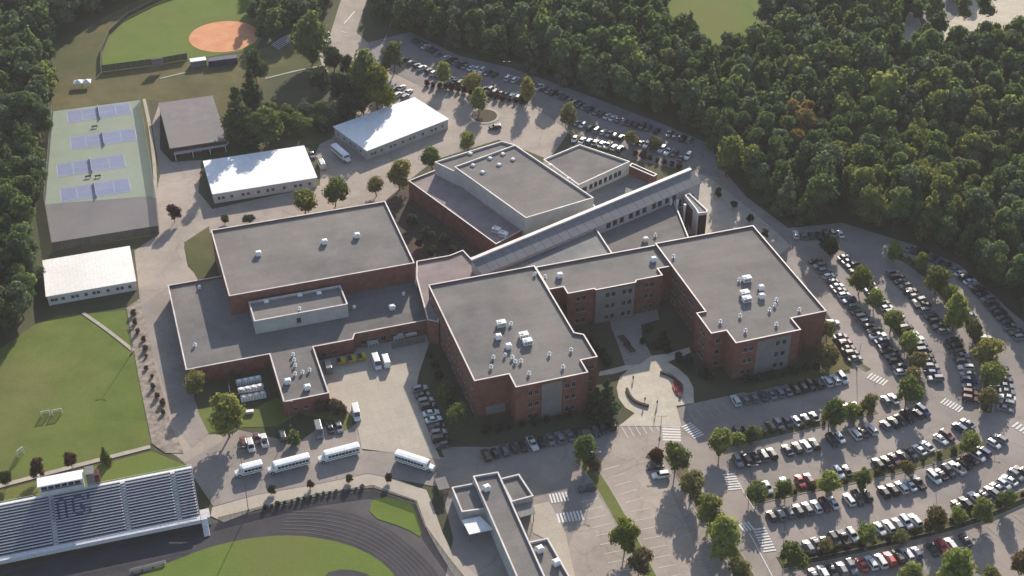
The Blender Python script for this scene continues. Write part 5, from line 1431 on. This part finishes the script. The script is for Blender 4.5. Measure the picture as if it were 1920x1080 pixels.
# prototypes: unit sizes, later scaled per tree
TPROTO = {}
for k, (kind, H, Rr, base, nl, leaf) in dict(b1=('broad', 16, 5.6, 2, 1700, .95), b2=('broad', 18, 5.2, 3, 1700, .95), b3=('broad', 14, 6.0, 1.5, 1700, 1.0), b4=('broad', 17, 5.0, 2, 1600, .9), c1=('conifer', 18, 4.4, 1, 1500, .85), c2=('conifer', 16, 4.0, .8, 1400, .8),
                                             o1=('oval', 10, 3.2, 1.6, 1100, .62), o2=('oval', 9, 3.0, 1.8, 1000, .6), r1=('broad', 8, 3.5, 1.1, 1300, .62), r2=('broad', 7.5, 3.3, 1.2, 1200, .6), r3=('broad', 7.6, 3.6, 1.0, 1250, .64), r4=('broad', 8.4, 3.3, 1.3, 1250, .6), r5=('broad', 7.2, 3.5, .9, 1200, .62), o3=('oval', 9.6, 3.3, 1.2, 1150, .62), o4=('oval', 9.0, 3.1, 1.4, 1100, .6), s1=('broad', 1.9, 1.15, .05, 350, .30), k1=('conifer', 9, 2.4, .6, 1000, .55)).items():
    v, q, t_ = crown_arrays(hash(k) % 1000 if False else sum(map(ord, k)), H, Rr, base, kind, nl, leaf)
    TPROTO[k] = (np_mesh('crown', v, q, t_, 'leaf'), trunk_mesh(sum(map(ord, k)), H, base, .32 if H > 12 else (.17 if H > 4 else .05), kind), H, Rr)

def put_tree(pr, loc, s, rz, colr, label, group, name='tree', cat='tree', sz=None):
    crown, trunk, H, Rr = TPROTO[pr]
    t = new_obj(name, None, None, loc, rz); t.scale = (s * trng.uniform(.88, 1.12), s * trng.uniform(.88, 1.12), (sz or s) * trng.uniform(.94, 1.06)); tag(t, label, cat, group)
    c = new_obj('crown', crown, t); c.color = (*colr, 1)
    new_obj('trunk', trunk, t)
    return t
trng = random.Random(3)
def jitter(c, k=.12):
    j = trng.uniform(1 - k, 1 + k); return tuple(min(1, v * j * trng.uniform(.95, 1.05)) for v in c)
GREEN, LIGHT, YELL, OLIVE, DARK, DEEP, RED, BLUEG = (.12, .155, .05), (.20, .23, .065), (.24, .225, .07), (.18, .17, .065), (.06, .085, .042), (.042, .06, .036), (.075, .042, .036), (.09, .112, .07)

def landscape(label, x, y, wpx, pr='r1', colr=GREEN, tall=1.0, group='trees planted around the school', name='tree'):
    """x, y: sight point of the crown centre, wpx: crown width as seen"""
    if pr in ('r1', 'r2'): pr = trng.choice(['r1', 'r2', 'r3', 'r4', 'r5'])
    elif pr in ('o1', 'o2'): pr = trng.choice(['o1', 'o2', 'o3', 'o4', 'r4'])
    crown, trunk, H, Rr = TPROTO[pr]
    p = P(x, y, 5); w = (Vector((p.x, p.y, 5)) - CAM).dot(_f)
    s = (wpx / FPX * w) / (2 * Rr) * 1.14
    p = P(x, y, H * s * tall * .55)
    put_tree(pr, (p.x, p.y, .04), s, trng.uniform(0, 6.28), jitter(colr), label, group, name, 'tree' if 'shrub' not in name else 'shrub', s * tall)

for a in [
    ('big round bright green tree left of the yard bay', 424, 778, 58, 'o1', LIGHT, 1.0), ('olive bush at the lower left corner of the service block', 364, 720, 46, 'r1', OLIVE, .9),
    ('light green round tree behind the gymnasium', 570, 380, 50, 'r1', LIGHT, .8), ('darker round tree behind the gymnasium', 627, 363, 50, 'r2', GREEN, .85),
    ('yellowish spreading tree at the courtyard mouth', 748, 325, 44, 'r2', YELL, 1.1), ('small yellowish tree near the gymnasium back corner', 705, 349, 34, 'r1', OLIVE, 1.0),
    ('small green tree at the far end of the auditorium aisle', 810, 296, 38, 'r2', GREEN, 1.0), ('small tree near the roundabout drive', 877, 262, 32, 'r1', LIGHT, 1.0),
    ('dark red tree on the west drive', 325, 398, 28, 'r1', RED, 1.1), ('small dark round shrub behind the gymnasium', 421, 411, 20, 'r1', DARK, .7), ('second dark shrub behind the gymnasium', 467, 411, 24, 'r1', DARK, .5),
    ('tall leafy tree behind the long modular building', 496, 238, 60, 'o1', GREEN, .7), ('second leafy tree behind the long modular building', 557, 232, 50, 'o2', GREEN, .7), ('shrubby tree between the two leafy trees', 528, 228, 40, 'r1', GREEN, .8),
    ('broad cedar beside the shingled building', 445, 210, 62, 'k1', (.08, .10, .045), .9), ('tall dark cedar above the shingled building', 470, 172, 46, 'k1', DARK, 1.1), ('dark round tree below the ball field', 478, 122, 46, 'r1', DARK, 1.1),
    ('small shrub tree on the slope above the leafy trees', 600, 205, 36, 'r2', GREEN, .8), ('grey green shrub tree on the slope', 622, 215, 40, 'r1', BLUEG, .8), ('tall tree beside the entrance road', 582, 68, 54, 'o1', GREEN, 1.15),
    ('dark rounded tree right of the footpath', 625, 108, 40, 'r1', DARK, 1.0), ('dark purple leaved tree beside the footpath', 652, 126, 34, 'r2', DEEP, 1.0), ('green tree above the yellow tree by the drive', 685, 145, 50, 'o2', GREEN, 1.2),
    ('yellow green tree left of the car cluster', 706, 165, 60, 'o1', (.13, .155, .025), 1.1), ('round tree at the top of the drive', 738, 105, 44, 'r1', GREEN, 1.0), ('green tree under the slope by the yellow tree', 660, 172, 40, 'r1', DARK, 1.0),
    ('small tree in the upper lot island', 832, 138, 26, 'o2', LIGHT, 1.0), ('yellow tree in the upper lot island', 886, 158, 38, 'r1', YELL, .9), ('small oval tree on the roundabout', 898, 188, 30, 'o1', LIGHT, 1.1), ('small yellow tree at the right of the upper lot island', 989, 168, 28, 'o2', YELL, 1.1),
    ('small yellowish tree above the library block', 1066, 214, 30, 'o2', OLIVE, 1.1), ('low bush in the car rows behind the library', 1182, 258, 34, 'r1', OLIVE, .6), ('second low bush behind the library', 1232, 270, 30, 'r2', OLIVE, .6),
    ('rounded edge tree where the woods meet the corridor end', 1366, 290, 60, 'r1', (.12, .15, .045), 1.2),
    ('upper green tree beside the left wing', 836, 738, 38, 'r1', GREEN, 1.0), ('lower green tree beside the left wing', 858, 782, 48, 'r2', GREEN, 1.1), ('dark cedar between left wing and plaza', 1136, 742, 48, 'k1', DARK, .95), ('second dark cedar at the left wing corner', 1118, 752, 38, 'k1', DEEP, .8),
    ('olive tree at the right end of the right wing', 1556, 668, 42, 'r1', OLIVE, .9), ('yellow green tree behind the right wing corner', 1552, 618, 30, 'r2', OLIVE, .9),
    ('first small dark tree from the left on the bleachers walk', 9, 900, 28, 'r1', DARK, 1.1), ('second small dark tree from the left on the bleachers walk', 71, 878, 30, 'r2', RED, 1.1), ('third small dark tree from the left on the bleachers walk', 133, 863, 28, 'r1', RED, 1.1), ('slim green tree at the right of the bleachers walk', 195, 851, 20, 'k1', GREEN, 1.0),
    ('slender tree at the top of the short median', 1098, 842, 38, 'o1', GREEN, 1.2), ('yellow green tree halfway down the short median', 1174, 1000, 52, 'r1', (.14, .16, .03), 1.1), ('thin brownish tree at the bottom of the short median', 1200, 1052, 44, 'r2', (.14, .12, .06), 1.0), ('small brown tree on the upper short median', 1112, 872, 30, 'r2', (.14, .11, .05), .9),
    ('first tree from the top on the central tree strip', 1268, 857, 50, 'r1', GREEN, 1.1), ('second tree from the top on the central tree strip', 1298, 912, 54, 'r2', OLIVE, 1.0), ('third tree from the top on the central tree strip', 1331, 956, 54, 'o1', LIGHT, 1.0), ('fourth tree from the top on the central tree strip', 1359, 1005, 58, 'o2', LIGHT, 1.2), ('fifth tree from the top on the central tree strip', 1392, 1075, 46, 'r1', OLIVE, 1.0),
    ('first tree from the left in the strip above the third row', 1351, 828, 48, 'r1', LIGHT, .9), ('second tree from the left in the strip above the third row', 1412, 815, 34, 'r2', GREEN, .9), ('third tree from the left in the strip above the third row', 1558, 776, 48, 'r1', GREEN, 1.0), ('fourth tree from the left in the strip above the third row', 1631, 758, 38, 'r2', OLIVE, .9),
    ('first tree from the left on the long lawn strip', 1420, 928, 44, 'r1', GREEN, .9), ('second tree from the left on the long lawn strip', 1474, 916, 34, 'o2', GREEN, .9), ('third tree from the left on the long lawn strip', 1554, 903, 46, 'r1', LIGHT, .9), ('fourth tree from the left on the long lawn strip', 1619, 898, 38, 'o1', GREEN, .8), ('fifth tree from the left on the long lawn strip', 1821, 830, 46, 'r1', LIGHT, .9),
    ('first tree from the left along the lowest hedge', 1486, 1040, 54, 'r1', GREEN, .9), ('second tree from the left along the lowest hedge', 1624, 1000, 40, 'r2', LIGHT, .9), ('third tree from the left along the lowest hedge', 1690, 1010, 36, 'r1', OLIVE, .7), ('fourth tree from the left along the lowest hedge', 1757, 976, 50, 'r1', (.14, .125, .055), 1.0), ('fifth tree from the left along the lowest hedge', 1843, 956, 42, 'o2', LIGHT, 1.0), ('sixth tree from the left along the lowest hedge', 1889, 938, 40, 'r2', GREEN, .9),
    ('bright green tree cut by the bottom edge, left one', 1710, 1080, 46, 'o1', LIGHT, 1.0), ('bright green tree cut by the bottom edge, middle one', 1792, 1072, 66, 'o1', LIGHT, 1.0), ('olive tree cut by the bottom edge, right one', 1860, 1082, 40, 'r2', OLIVE, 1.0), ('brown tree in the bottom right corner', 1915, 1055, 40, 'r1', (.13, .10, .05), 1.0),
    ('first tree from the top in the inner curved strip', 1613, 528, 48, 'r1', (.14, .16, .03), .9), ('second tree from the top in the inner curved strip', 1673, 602, 44, 'r2', LIGHT, .9), ('third tree from the top in the inner curved strip', 1700, 640, 42, 'r1', LIGHT, .9), ('fourth tree from the top in the inner curved strip', 1722, 680, 36, 'r2', OLIVE, 1.0), ('fifth tree from the top in the inner curved strip', 1704, 733, 48, 'r1', GREEN, 1.1),
    ('first tree from the top in the outer curved strip', 1677, 472, 24, 'o1', LIGHT, 1.1), ('second tree from the top in the outer curved strip', 1729, 491, 24, 'o2', LIGHT, 1.1), ('third tree from the top in the outer curved strip', 1759, 524, 48, 'o1', (.12, .14, .035), .9), ('fourth tree from the top in the outer curved strip', 1795, 585, 44, 'o1', LIGHT, 1.1), ('fifth tree from the top in the outer curved strip', 1828, 622, 34, 'r2', OLIVE, 1.0), ('sixth tree from the top in the outer curved strip', 1850, 660, 52, 'r1', YELL, .9), ('seventh tree from the top in the outer curved strip', 1861, 702, 48, 'r1', LIGHT, 1.0),
    ('first shrubby tree from the left on the slope', 505, 205, 34, 'r1', GREEN, .7), ('second shrubby tree from the left on the slope', 538, 212, 40, 'r2', GREEN, .7), ('third shrubby tree from the left on the slope', 575, 208, 38, 'r1', BLUEG, .7), ('fourth shrubby tree from the left on the slope', 590, 226, 36, 'r2', DARK, .7), ('fifth shrubby tree from the left on the slope', 608, 232, 34, 'r1', DARK, .7),
    ('dark bare tree left of the yellow green tree', 640, 165, 44, 'r2', DEEP, 1.1), ('dark low tree behind the white-roofed building', 648, 200, 50, 'r1', DEEP, .9), ('another dark low tree behind the white-roofed building', 680, 190, 44, 'r2', DARK, .9), ('broad low tree at the top of the slope', 600, 150, 44, 'r1', DARK, .8), ('yellow bush at the foot of the yellow green tree', 716, 182, 36, 'r1', (.17, .18, .04), .8),
    ('thin dark tree in the forest shade of the right lot', 1560, 462, 40, 'r2', DEEP, .9),
]: landscape(*a)
# row of young trees on the bus lane walk and entrance walk
for i, (x, y) in enumerate(((509, 918), (581, 908), (655, 896), (728, 896))):
    landscape(f'{ORD[i]} young tree from the left along the bus lane walk', x, y, 16, 'r1', RED if i % 2 else DARK, 1.0)
for i, (x, y) in enumerate(((1346, 362), (1376, 384), (1406, 410), (1434, 437))):
    landscape(f'{ORD[i]} young dark tree from the top on the entrance walk', x, y, 15, 'r1', DEEP, 1.0)
# courtyard shrubs and trees between gymnasium and auditorium
for i, (x, y, w) in enumerate(((775, 415, 26), (800, 440, 28), (830, 450, 24), (810, 470, 22), (850, 470, 22), (785, 455, 18))):
    landscape(f'{ORD[i]} of the dark courtyard trees behind the link block, left to right', x, y, w, 'r2', DEEP, .8)

# shrubs ---------------------------------------------------------
def shrub_line(px, n, label, colr, s=1.0, group='hedge shrubs', jit=.15):
    pts = [Vector(p) for p in plan(px)]; seg = [(b - a).length for a, b in zip(pts[:-1], pts[1:])]; tot = sum(seg)
    for i in range(n):
        d = tot * (i + .5) / n; k = 0
        while k < len(seg) - 1 and d > seg[k]: d -= seg[k]; k += 1
        c = pts[k] + (pts[k + 1] - pts[k]).normalized() * d + Vector((trng.uniform(-jit, jit), trng.uniform(-jit, jit)))
        put_tree('s1', (c.x, c.y, .1), s * trng.uniform(.6, 1.25), trng.uniform(0, 6.28), jitter(colr), f'{nth(i)} {label}', group, 'shrub', 'shrub')
shrub_line([(492, 955), (560, 940), (625, 925), (685, 915)], 16, 'dark shrub from the left along the track fence', DEEP, .62, 'shrubs along the track fence')
shrub_line([(600, 768), (625, 772), (650, 778)], 5, 'dry shrub from the left in front of the service block', (.12, .10, .06), 1.6, 'dry shrubs by the service block')
shrub_line([(548, 835), (556, 832)], 1, 'round green shrub at the bus lane bay', GREEN, 1.9, 'single shrubs')
shrub_line([(800, 660), (820, 700), (850, 770), (880, 800)], 7, 'dark shrub from the top beside the left wing', DEEP, 1.5, 'shrubs beside the left wing')
shrub_line([(900, 815), (980, 800), (1080, 782)], 8, 'dark shrub from the left in front of the left wing', DEEP, 1.2, 'shrubs in front of the left wing')
shrub_line([(795, 160), (880, 176), (985, 196)], 16, 'reddish hedge shrub from the left behind the roundabout drive', (.07, .035, .025), 1.2, 'hedge of the upper lot')
shrub_line([(1185, 290), (1280, 318)], 7, 'brownish shrub from the left behind the corridor', (.06, .04, .025), 1.3, 'shrubs behind the corridor')
shrub_line([(1225, 858), (1240, 868)], 3, 'brown shrub from the left at the top of the central strip', (.08, .05, .025), 1.5, 'shrubs at the central strip')
shrub_line([(245, 585), (270, 650), (290, 720), (306, 790)], 12, 'dry brown shrub from the top in the garden strip', (.12, .095, .065), .9, 'dry shrubs in the garden strip', 1.0)
shrub_line([(1410, 940), (1600, 903), (1830, 838)], 14, 'low shrub from the left on the long lawn strip', (.09, .085, .03), .9, 'shrubs on the lawn strip')
shrub_line([(1470, 1056), (1700, 1006), (1950, 920)], 20, 'low shrub from the left under the lowest hedge trees', (.07, .06, .03), 1.0, 'shrubs on the lowest strip')
shrub_line([(1392, 720), (1540, 690)], 7, 'dark shrub from the left in front of the right wing', DEEP, 1.3, 'shrubs in front of the right wing')
shrub_line([(1105, 640), (1130, 665), (1140, 690)], 5, 'dark shrub from the top beside the courtyard walk', DEEP, 1.3, 'shrubs beside the courtyard walk', .8)
shrub_line([(1215, 620), (1250, 650), (1290, 690), (1330, 720)], 9, 'dark shrub from the top along the right courtyard lawn', DEEP, 1.4, 'shrubs along the right courtyard lawn', 1.5)
shrub_line([(1200, 640), (1225, 655), (1250, 640)], 5, 'dark shrub from the left in the courtyard lawn', DEEP, 1.1, 'courtyard shrubs')

# undergrowth on the planted strips
shrub_line([(1597, 497), (1625, 530), (1668, 592), (1700, 645), (1718, 690), (1712, 738)], 20, 'olive shrub from the top on the inner curved strip', (.14, .13, .055), 1.0, 'shrubs on the inner curved strip', .6)
shrub_line([(1678, 478), (1725, 505), (1770, 550), (1815, 610), (1845, 660), (1856, 715), (1848, 775)], 24, 'olive shrub from the top on the outer curved strip', (.14, .135, .055), 1.0, 'shrubs on the outer curved strip', .6)
shrub_line([(1345, 838), (1420, 820), (1545, 792), (1640, 768)], 16, 'olive shrub from the left in the strip above the third row', (.13, .125, .05), .9, 'shrubs above the third row', .5)
shrub_line([(1285, 895), (1325, 960), (1370, 1030), (1410, 1100)], 14, 'olive shrub from the top on the central tree strip', (.15, .14, .06), 1.0, 'shrubs on the central strip', .6)
for a in [('slim tree between the first two of the inner curved strip', 1640, 565, 34, 'r1', LIGHT, 1.0), ('small tree at the lower end of the inner curved strip', 1716, 708, 32, 'r1', OLIVE, 1.0), ('small tree above the fourth of the outer curved strip', 1778, 552, 34, 'r1', LIGHT, 1.0), ('small tree at the lower end of the outer curved strip', 1853, 745, 36, 'r1', OLIVE, 1.0),
          ('small tree left in the strip above the third row', 1384, 826, 30, 'r1', LIGHT, .9), ('small tree right in the strip above the third row', 1596, 770, 34, 'r1', LIGHT, .9), ('small tree mid right on the long lawn strip', 1700, 878, 30, 'r1', OLIVE, .9), ('small tree between the third and fourth on the central tree strip', 1345, 980, 38, 'r1', LIGHT, 1.0),
          ('small tree along the lowest hedge right of the first', 1550, 1026, 34, 'r1', OLIVE, .8), ('small tree along the lowest hedge left of the fifth', 1800, 968, 34, 'r1', LIGHT, .8)]: landscape(*a)

# ---- the woods: trees set out on a jittered grid inside the wood outlines
def inside(x, y, poly):
    c = False; n = len(poly); j = n - 1
    for i in range(n):
        if (poly[i][1] > y) != (poly[j][1] > y) and x < (poly[j][0] - poly[i][0]) * (y - poly[i][1]) / (poly[j][1] - poly[i][1]) + poly[i][0]: c = not c
        j = i
    return c
WOODS = [
    ('woods beyond the parking lots', [(770, 62), (860, 102), (960, 124), (1100, 172), (1250, 230), (1340, 266), (1356, 320), (1420, 372), (1482, 424), (1580, 414), (1722, 456), (1802, 492), (1902, 580), (2000, 660), (2300, 760), (2300, -230), (900, -230), (720, -150), (705, 40)]),
    ('woods left of the playing fields', [(-260, 800), (-60, 690), (0, 640), (52, 606), (70, 570), (62, 480), (78, 380), (76, 300), (90, 215), (98, 160), (96, 120), (108, 80), (160, 35), (230, 5), (330, -45), (330, -230), (-260, -230)]),
    ('woods behind the ball field', [(470, 40), (500, 88), (560, 60), (600, 55), (625, 0), (645, -70), (600, -200), (340, -200), (400, -60), (490, -48)]),
]
HOLES = [[(1190, -150), (1225, -30), (1262, 70), (1330, 118), (1405, 100), (1455, 10), (1490, -150)], [(1675, 105), (1690, 30), (1735, -50), (1800, -100), (2020, -100), (2020, 35), (1880, 88), (1760, 96)]]
WP = [(n, plan(p)) for n, p in WOODS]; HP = [plan(p) for p in HOLES]
frng = random.Random(21)
cand = []
for wi, (nm, poly) in enumerate(WP):
    xs = [p[0] for p in poly]; ys = [p[1] for p in poly]
    step = 6.4; j = 0; y = min(ys)
    while y < max(ys):
        x = min(xs) + (step / 2 if j % 2 else 0)
        while x < max(xs):
            px_, py_ = x + frng.uniform(-2.2, 2.2), y + frng.uniform(-2.2, 2.2)
            if inside(px_, py_, poly) and not (inside(px_, py_, HP[0]) or (inside(px_, py_, HP[1]) and frng.random() > .16)): cand.append((px_, py_, wi))
            x += step
        y += step * .87; j += 1
ROWS = []
for (x, y, wi) in cand:
    u, v, w = seen_at((x, y, 10)); vis = -60 < u < 1980 and -70 < v < 1100
    pr = frng.choices(['b1', 'b2', 'b3', 'b4', 'c1', 'c2'], [4, 3, 4, 3, 3, 2])[0]
    cl = .5 + .25 * math.sin(x * .061 + 1.3 * math.sin(y * .043)) + .25 * math.sin(y * .077 + 1.7 * math.sin(x * .035))
    s = frng.uniform(.62, .9) + .34 * cl * frng.random() + (.12 if frng.random() < .12 else 0)
    if wi == 2: s *= .8
    warm = min(1.0, max(0.0, (u - 1250) / 300.0))
    base = frng.choices([(.096, .138, .054), (.08, .116, .05), (.112, .156, .054), (.11, .144, .078), (.14, .155, .058), (.17, .20, .062)], [6, 3 + 8 * (1 - warm) * (1 - cl), 6 * (.4 + warm), 4 + 5 * cl, .4 + 3.2 * warm * cl, .2 + 2.0 * warm * cl])[0]
    u0, v0, _ = seen_at((x, y, 12))
    if 1480 < u0 < 1580 and 185 < v0 < 250 and frng.random() < .4: base = (.21, .165, .062)
    if 1560 < u0 < 1860 and 150 < v0 < 420 and frng.random() < .25: base = (.17, .195, .06)
    j_ = frng.uniform(.92, 1.24)
    colr = tuple(c * j_ for c in base)
    ROWS.append((w if vis else 1e6 + w, x, y, wi, pr, s, frng.uniform(0, 6.28), colr, vis))
ROWS.sort(key=lambda r: r[0])
near, rest = [r for r in ROWS if r[-1]][:300], []
near_set = set(id(r) for r in near)
rest = [r for r in ROWS if id(r) not in near_set]
def zone_of(u, v, wi):
    if wi == 2: return 'in the woods behind the clay infield'
    if wi == 1:
        for lim, nm in ((90, 'ball field'), (200, 'canopy tents'), (300, 'upper tennis courts'), (400, 'lower tennis courts'), (500, 'practice pad')):
            if v < lim: return 'in the woods left of the ' + nm
        return 'in the woods left of the cream-roofed building'
    edge = v - np.interp(u, [770, 960, 1100, 1250, 1350, 1480, 1600, 1720, 1800, 1920], [62, 124, 172, 230, 330, 424, 420, 456, 492, 600])
    d = 'on the edge of the woods' if edge > -75 else ('just inside the woods' if edge > -135 else 'deep in the woods')
    for lim, nm in ((950, 'left of the upper lot'), (1120, 'behind the upper lot'), (1210, 'behind the library'), (1300, 'behind the corridor'), (1380, 'at the corridor end'), (1450, 'beside the entrance walk'), (1510, 'behind the right wing'), (1570, 'above the shaded row'), (1640, 'above the inner curved rows'), (1700, 'above the outer curved rows'), (1760, 'above the outermost row'), (1790, 'above the outer tree strip'), (1820, 'near the right border'), (1850, 'nearer the right border'), (1885, 'close to the right border')):
        if u < lim: return f'{d} {nm}'
    return f'{d} at the right border'
SPECIES = dict(b='broadleaf', c='conifer')
def shade(c):
    if c[0] > c[1]: return 'rusty orange'
    if c[1] > .172: return 'light green'
    if c[0] > c[1] * .88: return 'olive'
    if c[2] > c[1] * .6: return 'grey green'
    return 'fresh green' if c[1] > .15 else ('mid green' if c[1] > .125 else 'dark green')
for (w, x, y, wi, pr, s, rz, colr, vis) in near:
    kindw = SPECIES[pr[0]]
    u0, v0, _ = seen_at((x, y, 10)); zone = zone_of(u0, v0, wi)
    lab = f'{shade(colr)} {kindw} tree {zone}'
    put_tree(pr, (x, y, 0), s, rz, colr, lab, f'{shade(colr)} {kindw} trees {zone}', 'forest_tree', 'tree')
# the remaining trees of the woods, read as one mass
low = {}
for k, (kind, H, Rr, base, nl, leaf) in dict(b1=('broad', 16, 5.6, 2, 560, 1.5), b2=('broad', 18, 5.2, 3, 560, 1.5), b3=('broad', 14, 6.0, 1.5, 560, 1.6), b4=('broad', 17, 5.0, 2, 540, 1.45), c1=('conifer', 18, 4.4, 1, 520, 1.3), c2=('conifer', 16, 4.0, .8, 500, 1.2)).items():
    low[k] = crown_arrays(sum(map(ord, k)), H, Rr, base, kind, nl, leaf)
VV, QQ, TT, CC = [], [], [], []; off = 0
for (w, x, y, wi, pr, s, rz, colr, vis) in rest:
    v, q, t_ = low[pr]; c_, s_ = math.cos(rz), math.sin(rz)
    vv = np.stack([(v[:, 0] * c_ - v[:, 1] * s_) * s + x, (v[:, 0] * s_ + v[:, 1] * c_) * s + y, v[:, 2] * s], 1)
    VV.append(vv); QQ.append(q + off); TT.append(t_ + off); CC.append(np.tile(np.array([*colr, 1.0]), (len(v), 1))); off += len(v)
far = new_obj('distant_woods', np_mesh('distant_woods', np.concatenate(VV), np.concatenate(QQ), np.concatenate(TT), 'leaf_stuff', np.concatenate(CC)))
tag(far, 'mass of mixed dark green woods behind the nearer trees', 'woods', kind='stuff')
print('TREES', len(ROWS), len(near), len(rest), 'rest tris', sum(len(q) * 2 for q in QQ) + sum(len(t) for t in TT), 'objects', len(scene.objects))
# ================================================================== THE AIR
hm = bpy.data.materials.new('haze_air')
hm.use_nodes = True
for n in list(hm.node_tree.nodes):
    if n.type == 'BSDF_PRINCIPLED': hm.node_tree.nodes.remove(n)
pv = hm.node_tree.nodes.new('ShaderNodeVolumePrincipled')
pv.inputs['Color'].default_value = (0.97, 0.92, 0.94, 1)
pv.inputs['Density'].default_value = 0.00008
pv.inputs['Anisotropy'].default_value = 0.0
hm.node_tree.links.new(pv.outputs[0], hm.node_tree.nodes['Material Output'].inputs['Volume'])
MATS['haze_air'] = hm
hz = MB().box(-3600, -1600, -1.0, 3600, 5100, 262.0).obj('haze', 'haze_air')
tag(hz, kind='stuff')
